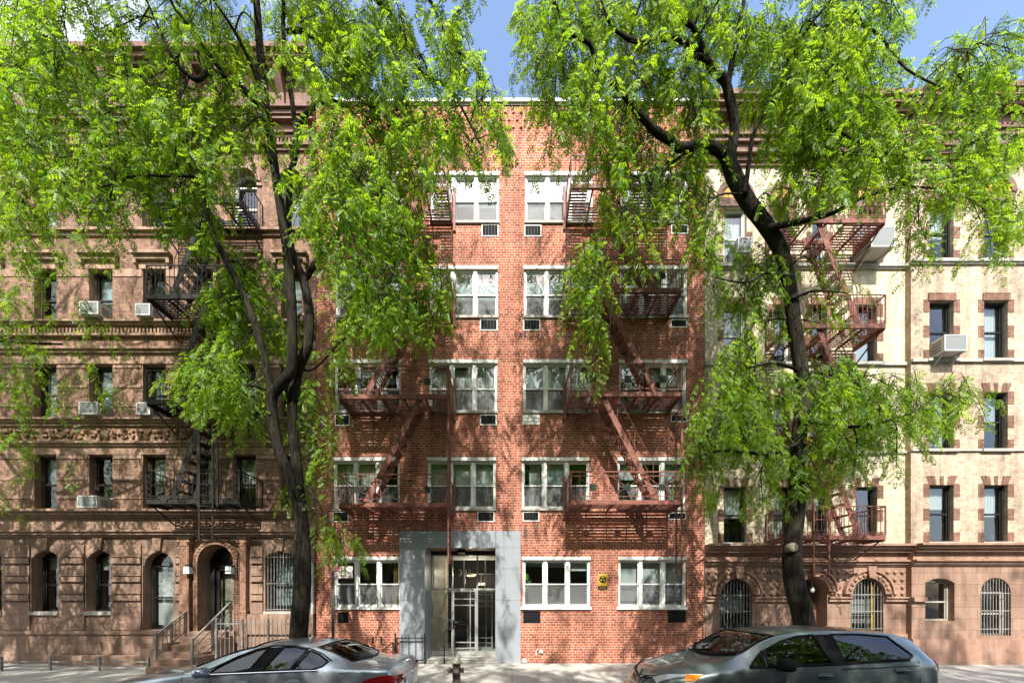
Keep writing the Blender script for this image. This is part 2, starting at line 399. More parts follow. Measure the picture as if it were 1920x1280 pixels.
def leafmat(name, c_dark, c_lite, t_dark, t_lite):
    m, nt, out = newmat(name)
    g = N(nt, 'NewGeometry'); tc = N(nt, 'TexCoord')
    nz = N(nt, 'TexNoise', Scale=.8, Detail=3); L(nt, tc, 'Object', nz, 'Vector')
    av = N(nt, 'Math', operation='MULTIPLY_ADD'); av.inputs[1].default_value = .75; L(nt, g, 'Random Per Island', av, 0)
    s2 = N(nt, 'Math', operation='MULTIPLY_ADD'); s2.inputs[1].default_value = 1.6; s2.inputs[2].default_value = -.6; L(nt, nz, 'Fac', s2, 0)
    L(nt, s2, 0, av, 2)
    d = N(nt, 'MixRGB'); d.inputs[1].default_value = c4(c_dark); d.inputs[2].default_value = c4(c_lite); d.use_clamp = True
    t = N(nt, 'MixRGB'); t.inputs[1].default_value = c4(t_dark); t.inputs[2].default_value = c4(t_lite); t.use_clamp = True
    cl = N(nt, 'Clamp'); L(nt, av, 0, cl, 0); L(nt, cl, 0, d, 0); L(nt, cl, 0, t, 0)
    df = N(nt, 'BsdfDiffuse'); tr = N(nt, 'BsdfTranslucent'); gl = N(nt, 'BsdfGlossy', Roughness=.5)
    gl.inputs[0].default_value = (.8, .85, .8, 1)
    L(nt, d, 0, df, 0); L(nt, t, 0, tr, 0)
    m1 = N(nt, 'MixShader'); m1.inputs[0].default_value = .53; L(nt, df, 0, m1, 1); L(nt, tr, 0, m1, 2)
    m2 = N(nt, 'MixShader'); m2.inputs[0].default_value = .03; L(nt, m1, 0, m2, 1); L(nt, gl, 0, m2, 2); L(nt, m2, 0, out, 0)
    return m
M['leaf'] = leafmat('pinnate_leaves', (.030, .090, .005), (.165, .30, .016), (.10, .28, .004), (.53, .74, .025))
M['pods'] = plain('dry_seed_pods', (.20, .13, .06), .9, var=.4)
def barkmat():
    m, nt, out = newmat('dark_furrowed_bark')
    tc = N(nt, 'TexCoord'); mp = N(nt, 'Mapping'); mp.inputs['Scale'].default_value = (26, 26, 3.2); L(nt, tc, 'Object', mp, 'Vector')
    n1 = N(nt, 'TexNoise', Scale=1., Detail=8, Roughness=.7, Distortion=.6); L(nt, mp, 0, n1, 'Vector')
    r1 = N(nt, 'ValToRGB'); r1.color_ramp.elements[0].position = .38; r1.color_ramp.elements[1].position = .66
    r1.color_ramp.elements[0].color = (.006, .005, .005, 1); r1.color_ramp.elements[1].color = (.060, .050, .038, 1); L(nt, n1, 'Fac', r1, 0)
    n2 = N(nt, 'TexNoise', Scale=1.7, Detail=6, Roughness=.65); L(nt, tc, 'Object', n2, 'Vector')
    r2 = N(nt, 'MapRange'); r2.inputs['From Min'].default_value = .5; r2.inputs['From Max'].default_value = .7; r2.inputs['To Max'].default_value = .6; L(nt, n2, 'Fac', r2, 'Value')
    mx = N(nt, 'MixRGB'); mx.inputs[2].default_value = (.075, .085, .030, 1); L(nt, r2, 0, mx, 0); L(nt, r1, 0, mx, 1)     # moss
    m3 = N(nt, 'MixRGB', blend_type='MULTIPLY'); m3.inputs[0].default_value = .7; L(nt, mx, 0, m3, 1); L(nt, n1, 'Fac', m3, 2)
    p = N(nt, 'BsdfPrincipled', Roughness=.9); p.inputs['Specular IOR Level'].default_value = .15; L(nt, m3, 0, p, 'Base Color')
    bp = N(nt, 'Bump', Strength=1., Distance=.035); L(nt, n1, 'Fac', bp, 'Height'); L(nt, bp, 'Normal', p, 'Normal'); L(nt, p, 0, out, 0)
    return m
M['bark'] = barkmat()
M['bark_cut'] = plain('pruned_wood', (.13, .11, .085), .8, var=.3, scale=12)
# ---------------------------------------------------------------- camera, light, sky
cam = bpy.data.cameras.new('camera'); co = bpy.data.objects.new('camera', cam); COL.objects.link(co)
cam.sensor_width = 36; cam.lens = 36 * FOC / 1920; cam.shift_y = (HORIZ - 640) / 1920; cam.clip_end = 500; cam.clip_start = .05
co.location = (0, -D0, CAMZ); co.rotation_euler = (R(90), 0, 0); SC.camera = co
ELEV = 48.0
sun = bpy.data.lights.new('sun', 'SUN'); so = bpy.data.objects.new('sun', sun); COL.objects.link(so)
sun.energy = 3.55; sun.angle = R(.53); sun.color = (1, .95, .86)
so.rotation_euler = (R(90 - ELEV), 0, R(0)); so.location = (0, -30, 33)
w = bpy.data.worlds.new('World'); SC.world = w; w.use_nodes = True
nt = w.node_tree; nt.nodes.clear()
out = nt.nodes.new('ShaderNodeOutputWorld'); bg = nt.nodes.new('ShaderNodeBackground')
sky = nt.nodes.new('ShaderNodeTexSky'); sky.sky_type = 'NISHITA'; sky.sun_disc = False
sky.sun_elevation = R(ELEV); sky.sun_rotation = R(180); sky.air_density = 1.; sky.dust_density = 2.4; sky.ozone_density = 1.5
tc = N(nt, 'TexCoord'); mp = N(nt, 'Mapping'); mp.inputs['Rotation'].default_value = (0, R(25), R(20)); mp.inputs['Scale'].default_value = (1.2, 3., 3.)
L(nt, tc, 'Generated', mp, 0)
cn = N(nt, 'TexNoise', Scale=1.4, Detail=9, Roughness=.62); L(nt, mp, 0, cn, 'Vector')
# more cloud towards the west (left) side of the street
sp = N(nt, 'SeparateXYZ'); L(nt, tc, 'Generated', sp, 0)
ml = N(nt, 'Math', operation='MULTIPLY_ADD'); ml.inputs[1].default_value = -.28; L(nt, sp, 'X', ml, 0); L(nt, cn, 'Fac', ml, 2)
cr = N(nt, 'MapRange'); cr.inputs['From Min'].default_value = .52; cr.inputs['From Max'].default_value = .72; cr.inputs['To Min'].default_value = .0; cr.inputs['To Max'].default_value = .95
L(nt, ml, 0, cr, 'Value')
cm = N(nt, 'MixRGB'); cm.inputs[2].default_value = (4.6, 4.7, 4.9, 1); L(nt, cr, 0, cm, 0); L(nt, sky, 0, cm, 1)
L(nt, cm, 0, bg, 0); bg.inputs[1].default_value = .15; L(nt, bg, 0, out, 0)
SC.view_settings.view_transform = 'Standard'; SC.view_settings.look = 'None'; SC.view_settings.exposure = 1.5; SC.view_settings.gamma = 1
SC.render.film_transparent = False
SC.cycles.max_bounces = 8; SC.cycles.transparent_max_bounces = 24; SC.cycles.caustics_reflective = False; SC.cycles.caustics_refractive = False
SC.cycles.sample_clamp_indirect = 6

# ---------------------------------------------------------------- ground
KERB, FARK = -3.5, -13.6
def sheet(name, x0, x1, y0, y1, z, m):
    b = MB(); b.quad((x0, y0, z), (x1, y0, z), (x1, y1, z), (x0, y1, z)); return struct(b.build(name, m))
sheet('street', -150, 150, -150, 150, -.15, M['asphalt'])
b = MB(); b.box(-60, 60, KERB, .6, -.14, 0); struct(b.build('sidewalk', M['paving']))
b = MB(); b.box(-60, 60, KERB-.15, KERB-.002, -.146, .002); struct(b.build('kerb', M['kerb']))
b = MB(); b.box(-60, 60, -17.5, FARK, -.14, 0); struct(b.build('sidewalk', M['paving']))
for px in (553, 1512):
    c = W(px, 1300, 8.3); b = MB(); b.box(c.x-.7, c.x+.7, KERB+.1, KERB+1.3, .001, .012); struct(b.build('tree_pit_soil', M['soil']))

b = MB(); rl = random.Random(5)
for k in range(420):
    x, y = rl.uniform(-15, 15), rl.uniform(KERB+.05, -.1); a = rl.uniform(0, 6.28); l = rl.uniform(.02, .045)
    if -9.9 < x < -8.2 and y > -1.7: continue
    d = Vector((math.cos(a), math.sin(a), 0))*l; e = Vector((-d.y, d.x, 0))*.4; c = Vector((x, y, .006))
    b.quad(c-d, c+e, c+d+Vector((0, 0, .006)), c-e)
o = b.build('fallen_leaves', M['pods']); o['kind'] = 'stuff'
# ---------------------------------------------------------------- windows
def frame_rect(mb, x0, x1, z0, z1, y0, y1, t, mi=0, tb=None, tt=None):
    tb = t if tb is None else tb; tt = t if tt is None else tt
    mb.box(x0, x0+t, y0, y1, z0, z1, mi); mb.box(x1-t, x1, y0, y1, z0, z1, mi)
    mb.box(x0+t, x1-t, y0, y1, z0, z0+tb, mi); mb.box(x0+t, x1-t, y0, y1, z1-tt, z1, mi)

def triple_window(parent, x0, x1, z0, z1, cover, y=0., lower='screen', ledge=.0):
    """three double-hung sashes in one white frame; cover = list of 3 (kind, fraction from the top)"""
    f = MB(); sillh = .075
    zb = z0 + sillh
    frame_rect(f, x0, x1, zb, z1, y+.05, y+.17, .055, tb=.05, tt=.15)
    f.box(x0-.01, x1+.01, y-.012, y+.05, z1-.10, z1, 0)                     # head panel
    w = (x1 - x0) / 3; ix0, ix1, iz0, iz1 = x0+.055, x1-.055, zb+.05, z1-.15
    for k in (1, 2): f.box(x0+w*k-.052, x0+w*k+.052, y+.03, y+.165, iz0, iz1)
    zm = (iz0 + iz1) / 2 - .02; pane = MB(); scr = MB()
    cells = []
    for k in range(3):
        a = ix0 if k == 0 else x0+w*k+.052; c = ix1 if k == 2 else x0+w*(k+1)-.052
        cells.append((a, c))
        frame_rect(f, a, c, zm-.02, iz1, y+.075, y+.11, .03, tb=.04)        # upper sash
        frame_rect(f, a, c, iz0, zm+.02, y+.112, y+.15, .032, tb=.05)       # lower sash
        pane.quad((a+.03, y+.095, zm+.02), (c-.03, y+.095, zm+.02), (c-.03, y+.095, iz1-.03), (a+.03, y+.095, iz1-.03))
        pane.quad((a+.032, y+.13, iz0+.05), (c-.032, y+.13, iz0+.05), (c-.032, y+.13, zm-.02), (a+.032, y+.13, zm-.02))
    o = f.build('window', M['white'], parent)
    pane.build('pane', M['glass'], o)
    s = MB(); s.box(x0-.02-ledge, x1+.02, y-.05, y+.05, z0, zb-.003); s.build('sill', M['white'] if ledge else M['stone_grey'], o)
    if lower == 'screen':
        sc = MB()
        for a, c in cells: sc.quad((a+.02, y+.105, iz0+.02), (c-.02, y+.105, iz0+.02), (c-.02, y+.105, zm-.02), (a+.02, y+.105, zm-.02))
        sc.build('insect_screen', M['screen'], o)
    for kind in {c[0] for c in cover if c}:
        b = MB(); name = {'blind': 'blind', 'shade': 'roller_shade', 'curtain': 'curtain', 'curtain_ochre': 'curtain'}[kind]
        for (a, c), cv in zip(cells, cover):
            if not cv or cv[0] != kind: continue
            zt = iz1 - .01; zl = iz1 - (iz1-iz0)*cv[1]
            xa, xb = (a, c) if len(cv) < 3 else (a+(c-a)*cv[2], a+(c-a)*cv[3])
            if 'curtain' in kind:
                n = 10
                for i in range(n):
                    p = xa+(xb-xa)*i/n; q = xa+(xb-xa)*(i+1)/n
                    b.quad((p, y+.24+.03*(i % 2), zl), (q, y+.24+.03*((i+1) % 2), zl), (q, y+.24+.03*((i+1) % 2), zt), (p, y+.24+.03*(i % 2), zt))
            else: b.box(xa, xb, y+.22, y+.226, zl, zt)
        b.build(name, M[kind], o)
    return o

def sash_window(parent, x0, x1, z0, z1, fm, cover=None, y=.18, rise=0, bars=0, gl='glass', mid=.5, t=.045, sill=None):
    """one double-hung sash; rise = arched head"""
    f = MB(); zs = z1 - rise
    if not rise: frame_rect(f, x0, x1, z0, z1, y-.02, y+.06, t)
    else:
        f.box(x0, x0+t, y-.02, y+.06, z0, zs); f.box(x1-t, x1, y-.02, y+.06, z0, zs); f.box(x0+t, x1-t, y-.02, y+.06, z0, z0+t)
        arch_ring(f, x0+t, x1-t, zs, rise-t, t, y-.02, y+.06)
    zm = z0 + (zs - z0)*mid if rise else z0 + (z1-z0)*mid
    f.box(x0+t, x1-t, y+.0, y+.055, zm-.025, zm+.025)
    if rise: f.box(x0+t, x1-t, y-.01, y+.05, zs-.02, zs+.02)
    for a in (x0+t, x1-t-.03): f.box(a, a+.03, y+.01, y+.05, z0+t, zs - (0 if rise else t))
    o = f.build('window', fm, parent)
    p = MB()
    if rise: p.poly([(x0+t, y+.035, z0+t), (x1-t, y+.035, z0+t)] + [(a, y+.035, b) for a, b in reversed(arc(x0+t, x1-t, zs, rise-t, 12))])
    else: p.quad((x0+t, y+.035, z0+t), (x1-t, y+.035, z0+t), (x1-t, y+.035, z1-t), (x0+t, y+.035, z1-t))
    p.build('pane', M[gl], o)
    if cover:
        b = MB(); zl = z1 - (z1-z0)*cover[1]
        b.box(x0+t, x1-t, y+.12, y+.126, zl, zs)
        b.build({'blind': 'blind', 'shade': 'roller_shade', 'curtain': 'curtain'}[cover[0]], M[cover[0]], o)
    if sill:
        s = MB(); s.box(x0-.06, x1+.06, -.09, y-.022, z0-.11, z0-.003); s.build('sill', M[sill], o)
    if bars:
        b = MB(); n = bars
        for i in range(n):
            x = x0 + (x1-x0)*(i+.5)/n
            b.box(x-.009, x+.009, -.03, -.012, z0, z1 - (0 if not rise else rise*(2*abs((i+.5)/n-.5))**2))
        for zz in (z0+.06, z0+(zs-z0)*.5, zs-.04): b.box(x0, x1, -.035, -.03, zz-.012, zz+.012)
        b.build('window_bars', M['iron_grey'], o)
    return o

def sleeve(parent, px0, px1, py0, py1, white=True, grid=False, dark=False):
    x0, x1, z0, z1 = FX(px0), FX(px1), FZ(py1), FZ(py0)
    f = MB(); frame_rect(f, x0, x1, z0, z1, -.014, .04, .028, 0 if not dark else 1)
    if grid:
        f.box(x0+.03, x1-.03, -.006, .03, z0+.03, z1-.03, 0)
        for k in (1, 2): f.box(x0+(x1-x0)*k/3-.008, x0+(x1-x0)*k/3+.008, -.012, -.007, z0+.03, z1-.03, 2)
        for k in (1, 2): f.box(x0+.03, x1-.03, -.0125, -.0065, z0+(z1-z0)*k/3-.006, z0+(z1-z0)*k/3+.006, 2)
    else:
        f.box(x0+.028, x1-.028, -.004, .035, z0+.028, z1-.028, 1)
        for k in range(1, 5):
            x = x0+.03+(x1-x0-.06)*k/5; f.box(x-.005, x+.005, -.010, -.0045, z0+.03, z1-.03, 3 if not dark else 1)
    if not dark and not grid:
        q = MB(); rs = random.Random(int(px0*7+py0))
        for xx in (x0+.03, x1-.09): hh = rs.uniform(.25, .6); w_ = rs.uniform(.05, .1); q.quad((xx, -.004, z0-hh), (xx+w_, -.004, z0-hh), (xx+w_, -.004, z0-.002), (xx, -.004, z0-.002))
        q.build('drip_stain', M['stain'], parent)
    return f.build('wall_vent', [M['white'], M['black'], M['steel'], M['iron_black']], parent)

m, nt, out = newmat('insect_mesh')
t_ = N(nt, 'BsdfTransparent'); d_ = N(nt, 'BsdfDiffuse'); d_.inputs[0].default_value = (.18, .185, .19, 1)
x_ = N(nt, 'MixShader'); x_.inputs[0].default_value = .55; L(nt, t_, 0, x_, 1); L(nt, d_, 0, x_, 2); L(nt, x_, 0, out, 0); M['screen'] = m

def shell(mb, x0, x1, y0, y1, z1, mi, back=None, par=0):
    """sides, back and roof of a building whose front is built separately"""
    mb.quad((x0, y0, 0), (x0, y0, z1), (x0, y1, z1), (x0, y1, 0), mi)
    mb.quad((x1, y0, 0), (x1, y1, 0), (x1, y1, z1), (x1, y0, z1), mi)
    mb.quad((x0, y1, 0), (x0, y1, z1), (x1, y1, z1), (x1, y1, 0), mi)
    mb.quad((x0, y0, z1-par), (x1, y0, z1-par), (x1, y1, z1-par), (x0, y1, z1-par), mi)

# ================================================================ red brick apartment house
CX0, CX1, CTOP = FX(593), FX(1320.5), FZ(199)
cb_ = thing('apartment_house', 'red brick apartment house with white three-part windows and grey granite entrance numbered 321', 'building')
cols = {'A': (627, 752), 'B': (804, 932), 'C': (981, 1108), 'D': (1160.5, 1288)}
rows = {1: (1043, 1142), 2: (857, 957), 3: (674, 775), 4: (498, 597), 5: (322, 420)}
ops = []; win = {}
for c, (a, b) in cols.items():
    for r_, (t, bt) in rows.items():
        if c == 'B' and r_ == 1: continue
        dx = {1: -1, 2: -2.5, 3: 0, 4: 1.5, 5: 3.5}[r_]
        o = (FX(a+dx), FX(b+dx), FZ(bt), FZ(t)); win[c, r_] = o; ops.append(o)
PX0, PX1, PZ1 = FX(750), FX(976), FZ(995)
OX0, OX1, OZ1 = FX(797), FX(929), FZ(1027)
mb = MB()
wall(mb, CX0, CX1, 0, CTOP, 0, ops + [(PX0, PX1, 0, PZ1)], .2, 0)
mb.box(CX0, CX1, .0, .3, CTOP, CTOP+.001, 0)
shell(mb, CX0, CX1, 0, 13, CTOP-.02, 0, par=.6)
for j, (zt, n) in enumerate(((206, 0), (220, 1), (234, 0))):                 # corbelled headers under the coping
    px = 600 + 7*n
    while px < 1316:
        mb.box(FX(px), FX(px+5), -.035, .0, FZ(zt+7), FZ(zt), 0); px += 15
mb.build('wall', M['brick_red'], cb_)
b = MB(); b.box(CX0-.04, CX1+.04, -.07, .35, CTOP+.06, CTOP+.15, 0); b.box(CX0, CX1, -.03, .32, CTOP+.003, CTOP+.058, 1)
b.build('coping', [M['coping'], M['sash_dark']], cb_)
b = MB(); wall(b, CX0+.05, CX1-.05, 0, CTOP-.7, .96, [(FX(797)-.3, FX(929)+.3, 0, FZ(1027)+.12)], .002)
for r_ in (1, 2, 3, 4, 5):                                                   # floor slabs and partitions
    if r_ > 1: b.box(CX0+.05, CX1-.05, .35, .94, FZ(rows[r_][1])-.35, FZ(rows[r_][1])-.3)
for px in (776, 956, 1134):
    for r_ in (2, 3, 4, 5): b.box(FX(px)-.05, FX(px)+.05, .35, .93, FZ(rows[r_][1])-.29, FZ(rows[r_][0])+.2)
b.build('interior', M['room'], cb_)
S_, B_, C_, O_ = 'shade', 'blind', 'curtain', 'curtain_ochre'
cov = {('A', 5): [(S_, .5), (S_, .5), (S_, .4)], ('B', 5): [(B_, .2), (S_, .52), (S_, .97)], ('C', 5): [(S_, .55), (S_, .55), (S_, .4)], ('D', 5): [(S_, .5), (B_, .7), (B_, .7)],
       ('A', 4): [(S_, .45), (S_, .5), (B_, .5)], ('B', 4): [(S_, .4), (S_, .8), (S_, .75)], ('C', 4): [(S_, .5), (S_, .55), (S_, .5)], ('D', 4): [(C_, .98), (C_, .98), (B_, .6)],
       ('A', 3): [None, (S_, .2), None], ('B', 3): [(B_, .5), (C_, .98), (C_, .98)], ('C', 3): [(S_, .45), (S_, .45), (B_, .98)], ('D', 3): [(S_, .3), (S_, .3), (B_, .4)],
       ('A', 2): [(C_, .5), (C_, .98), None], ('B', 2): [(B_, .48), (B_, .48), (B_, .46)], ('C', 2): [(C_, .98, .3, .9), (S_, .45), None], ('D', 2): [(S_, .35), None, (S_, .4)],
       ('A', 1): [None, (O_, .98, .85, 1), (O_, .98, .6, .95)], ('C', 1): [(S_, .1), (S_, .12), (B_, .2)], ('D', 1): [(B_, .9), (B_, .9), (B_, .9)]}
for (c, r_), o in win.items():
    wo = triple_window(cb_, *o, cover=cov[c, r_], ledge=.04 if r_ == 1 else 0)
    if (c, r_) == ('C', 5):          # frosted lower lights
        b = MB(); w3 = (o[1]-o[0])/3
        for k in (0, 1): b.box(o[0]+w3*k+.09, o[0]+w3*(k+1)-.06, .152, .158, o[2]+.15, (o[2]+o[3])/2-.06)
        b.build('curtain', M['curtain'], wo)
    if (c, r_) == ('C', 1):          # plants on the inside ledge
        b = MB()
        for px, py, s in ((992, 1098, .2), (1046, 1108, .15), (1040, 1125, .16), (986, 1080, .12)):
            for k in range(26):
                a = random.uniform(0, 6.28); q = Vector((FX(px)+random.gauss(0, s*.4), .3+random.uniform(-.06, .06), FZ(py)+random.gauss(0, s*.6)))
                d = Vector((math.cos(a), .2, math.sin(a)))*.05; e = Vector((-d.z, 0, d.x))*.4
                b.quad(q, q+d*.5+e, q+d, q+d*.5-e, 1 if py == 1125 else 0)
        b.build('houseplant', [M['plant'], M['flower']], wo)
    if r_ == 1 and c == 'A':         # spike guard on the ground-floor sill
        b = MB()
        for k in range(10):
            x = o[0]+.12+(o[1]-o[0]-.2)*k/9; b.box(x-.008, x+.008, -.03, -.014, o[2]+.06, o[2]+.42)
        b.build('window_bars', M['iron_black'], wo)
for a in ((903, 935, 421, 444), (900, 933, 598, 620), (900, 931, 777, 797), (895, 927, 958, 978), (983, 1015, 422, 444), (981, 1013, 598.5, 620), (980, 1011, 958.5, 977),
          (1258, 1290, 421.5, 439), (1257, 1288, 598.5, 614), (1257, 1288, 777, 791), (1253, 1286, 960, 974), (628, 656, 777, 798), (624, 654, 958.5, 978), (629, 655, 598.5, 618)):
    sleeve(cb_, *a)
sleeve(cb_, 979, 1012, 777, 796, grid=True)
for a in ((634, 653, 1147, 1167), (981, 1013, 1145, 1167), (1252, 1285, 1144, 1166)): sleeve(cb_, *a, dark=True)

# granite portal
g = MB(); T = -.045
for a, c, z0, z1 in ((PX0, OX0, 0, FZ(1125)), (PX0, OX0, FZ(1125)+.006, FZ(1066)), (PX0, OX0, FZ(1066)+.006, OZ1), (OX1, PX1, 0, FZ(1125)), (OX1, PX1, FZ(1125)+.006, FZ(1066)),
                     (OX1, PX1, FZ(1066)+.006, OZ1), (OX1, PX1, OZ1+.006, PZ1), (PX0, FX(836), OZ1+.006, PZ1), (FX(836)+.006, OX1-.006, OZ1+.006, PZ1)):
    g.box(a, c, T, .12, z0, z1)
REC = .95
g.box(OX0-.25, OX0-.001, .121, REC+.3, 0, OZ1); g.box(OX1+.001, OX1+.25, .121, REC+.3, 0, OZ1)
g.build('granite_portal', M['granite'], cb_)
g = MB(); g.box(OX0+.002, OX1-.002, -.02, 2.6, .004, .10, 0); g.box(OX0+.002, OX1-.002, -.03, .22, .101, .115, 0)
g.build('entrance_step', M['stone_grey'], cb_)
# storefront of glass and aluminium, with the vestibule behind
SX = [FX(797), FX(811.5), FX(849), FX(896), FX(931)]
def at(px, y): return (px-960)*(D0+y)/FOC
def zt(py, y): return CAMZ + (HORIZ-py)*(D0+y)/FOC
y = REC
vx = [OX0+.003, at(809, y), at(848, y), at(895, y), OX1-.003]
ztr, ztop, zbot = zt(1104, y), zt(1040, y), .105
e = MB()
for x in vx[1:4]: e.box(x-.022, x+.022, y-.03, y+.05, zbot, ztop)
e.box(vx[0], vx[0]+.03, y-.03, y+.05, zbot, ztop); e.box(vx[4]-.03, vx[4], y-.03, y+.05, zbot, ztop)
e.box(vx[0], vx[4], y-.028, y+.048, ztr-.03, ztr+.03); e.box(vx[0], vx[4], y-.028, y+.048, zbot, zbot+.13)
e.box(vx[0], vx[4], y-.027, y+.047, ztop-.03, ztop)
e.box(vx[0], vx[4], y-.10, y+.06, ztop+.002, OZ1+.05, 1)
xm = at(869, y); e.box(xm-.012, xm+.012, y+.30, y+.34, ztr+.03, ztop-.2)
ent = e.build('entrance', [M['alum'], M['sash_dark']], cb_)
p = MB(); p.quad((vx[0], y+.01, zbot), (vx[4], y+.01, zbot), (vx[4], y+.01, ztop), (vx[0], y+.01, ztop)); p.build('pane', M['glass_door'], ent)
def grid_door(x0, x1, z0, z1, yy, name, parent):
    d = MB(); frame_rect(d, x0, x1, z0, z1, yy-.045, yy+.0, .05, tb=.07)
    h = z1-z0; wv = x1-x0
    for fz in (.865, .77, .20, .11): d.box(x0+.05, x1-.05, yy-.04, yy-.005, z0+h*fz-.014, z0+h*fz+.014)
    xv = x0+wv*.74; d.box(xv-.014, xv+.014, yy-.042, yy-.003, z0+.07, z1-.05)
    d.box(x0+.02, x0+.05, yy-.10, yy-.05, z0+h*.42, z0+h*.54, 1)
    return d.build(name, [M['alum'], M['black']], parent)
grid_door(vx[2]+.024, vx[3]-.024, zbot+.002, ztr-.032, y-.031, 'door', ent)
y2 = y + 1.5
v = MB()
v.box(OX0+.004, OX0+.05, y+.06, y2+.2, .101, ztop+.05, 0)                     # marble side walls of the vestibule
v.quad((at(809, y)+.03, y+.06, .1), (at(840, y2), y2, .1), (at(840, y2), y2, ztop), (at(809, y)+.03, y+.06, ztop), 0)
v.box(OX1-.05, OX1-.004, y+.06, y2+.2, .101, ztop+.05, 0)
v.box(OX0+.05, OX1-.05, y+.06, y2+.2, ztop+.0, ztop+.05, 1)                    # ceiling
v.box(OX0-.3, OX1+.3, y2+1.3, y2+1.35, 0, ztop+.4, 2)
v.box(OX0+.05, OX1-.05, y2+.201, y2+1.29, ztop-.5, ztop-.45, 2)
v.build('vestibule', [M['marble'], M['ceiling'], M['room']], cb_)
d = grid_door(at(876, y2), at(906, y2)+.35, .11, zt(1112, y2), y2, 'inner_door', ent)
e = MB(); e.box(OX0+.05, OX1-.05, y2-.03, y2+.03, zt(1108, y2)-.03, zt(1108, y2)+.03)
for px in (840, 870, 910): e.box(at(px, y2)-.02, at(px, y2)+.02, y2-.03, y2+.03, zt(1108, y2)+.031, ztop-.02)
e.build('inner_frame', M['alum'], ent)
text_obj('house_number', '321', .30, (at(872, y), y-.002, zt(1078.5, y)), M['sign_white'], ent, .006, bold=.003)
me_, nt, out = newmat('lamp_glow'); em = N(nt, 'Emission'); em.inputs[0].default_value = (1, .62, .3, 1); em.inputs[1].default_value = 5.; L(nt, em, 0, out, 0); M['glow'] = me_
for px, py in ((884, 1079), (902, 1095)):                                      # lobby chandeliers, lit
    yy = y2+.7; k = MB(); cx, cz = at(px, yy), zt(py, yy)
    k.tube([(cx, yy, ztop-.45), (cx, yy, cz-.02)], .006, 6, 1)
    for ring, n in ((.15, 9), (.08, 5)):
        for q in range(n):
            a = 6.28*q/n+ring; k.tube([(cx, yy, cz-.03), (cx+ring*math.cos(a), yy+ring*math.sin(a), cz-.02)], .005, 4, 1); k.lathe([(.0, 0), (.022, .018), (.016, .04), (.0, .06)], (cx+ring*math.cos(a), yy+ring*math.sin(a), cz-.01+random.uniform(-.03, .03)), 6, 0)
    k.build('chandelier', [M['glow'], M['cornice']], cb_)
for px, py, pw_ in ((884, 1079, 22), (902, 1095, 22)):
    lt = bpy.data.lights.new('chandelier_bulb', 'POINT'); lt.energy = pw_; lt.color = (1, .88, .74); lt.shadow_soft_size = .12
    lo = bpy.data.objects.new('chandelier_bulb', lt); COL.objects.link(lo); lo.location = (at(px, y2+.35), y2+.35, zt(py, y2+.35)+.12)
    lo.parent = cb_
k = MB(); k.box(at(858, .4), at(872, .4), .35, .55, OZ1-.09, OZ1-.001, 0); k.box(at(859, .4), at(871, .4), .36, .54, OZ1-.12, OZ1-.091, 1)
k.build('soffit_lamp', [M['black'], M['lamp']], cb_)
g = MB(); g.quad((OX0-.2, -.01, OZ1+.004), (OX1+.2, -.01, OZ1+.004), (OX1+.2, REC+.2, OZ1+.004), (OX0-.2, REC+.2, OZ1+.004)); g.build('soffit', M['cornice'], cb_)
# small fittings low on the wall
k = MB(); c = (FX(983), -.03, FZ(1238)); k.lathe([(.07, .03), (.075, -.01), (.05, -.04), (.03, -.05)], c, 16, 0, 'y'); k.build('hose_inlet', M['ac_white'], cb_)
k = MB(); k.tube([(FX(1005), -.04, FZ(1228)), (FX(1005), -.04, FZ(1219)), (FX(1008), -.04, FZ(1216.5)), (FX(1008), .01, FZ(1216.5))], .018, 8); k.box(FX(1011), FX(1018), -.05, -.001, FZ(1223), FZ(1217)); k.build('wall_outlet', M['ac_white'], cb_)
k = MB(); k.tube([(FX(1310), -.001, FZ(1164)), (FX(1312), -.05, FZ(1164)), (FX(1318), -.05, FZ(1166)), (FX(1318.5), -.05, FZ(1200)), (FX(1318.5), -.05, .01)], .028, 8); k.build('drain_pipe', M['stone_redplain'], cb_)

# ================================================================ brownstone house on the left
LX0, LX1 = FX(-64), FX(592); LTOP = FZ(133)
lb = thing('brownstone_house', 'brown brick row house with carved stone bands, arched stone doorway and black iron fire escape', 'building')
lcol = [(-62+18, -20+18), (64, 106), (167, 211), (268, 311), (371, 399), (436, 480), (527, 566)]
lrow = {2: (853, 958), 3: (683, 788), 4: (505, 606)}
ops = []
for a, c in lcol:
    for t, bt in lrow.values(): ops.append((FX(a), FX(c), FZ(bt), FZ(t)))
    ops.append((FX(a)-.03, FX(c)+.03, FZ(432), FZ(318), (FX(c)-FX(a)+.06)/2))
gops = [(FX(64), FX(111), FZ(1146), FZ(1032), .22), (FX(166), FX(211), FZ(1146), FZ(1032), .22), (FX(272), FX(326), FZ(1180), FZ(1034), .42), (FX(378), FX(444), FZ(1182), FZ(1021), FX(444)-FX(378) and .53),
        (FX(500), FX(553), FZ(1146), FZ(1034), .12), (FX(-40), FX(5), FZ(1146), FZ(1032), .22)]
mb = MB(); wall(mb, LX0, LX1, FZ(1000), LTOP-.3, 0, ops, .2, 0, 1)
wall(mb, LX0, LX1, 0, FZ(1000), -.02, gops, .55, 2, 1)
shell(mb, LX0, LX1, .001, 13, LTOP-.35, 0)
mb.build('wall', [M['brick_brown'], M['brownstone'], M['brownstone_block']], lb)
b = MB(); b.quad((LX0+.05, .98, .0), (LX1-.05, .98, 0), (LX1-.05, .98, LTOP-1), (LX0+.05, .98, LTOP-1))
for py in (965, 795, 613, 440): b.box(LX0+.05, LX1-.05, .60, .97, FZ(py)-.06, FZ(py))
b.build('interior', M['room'], lb)
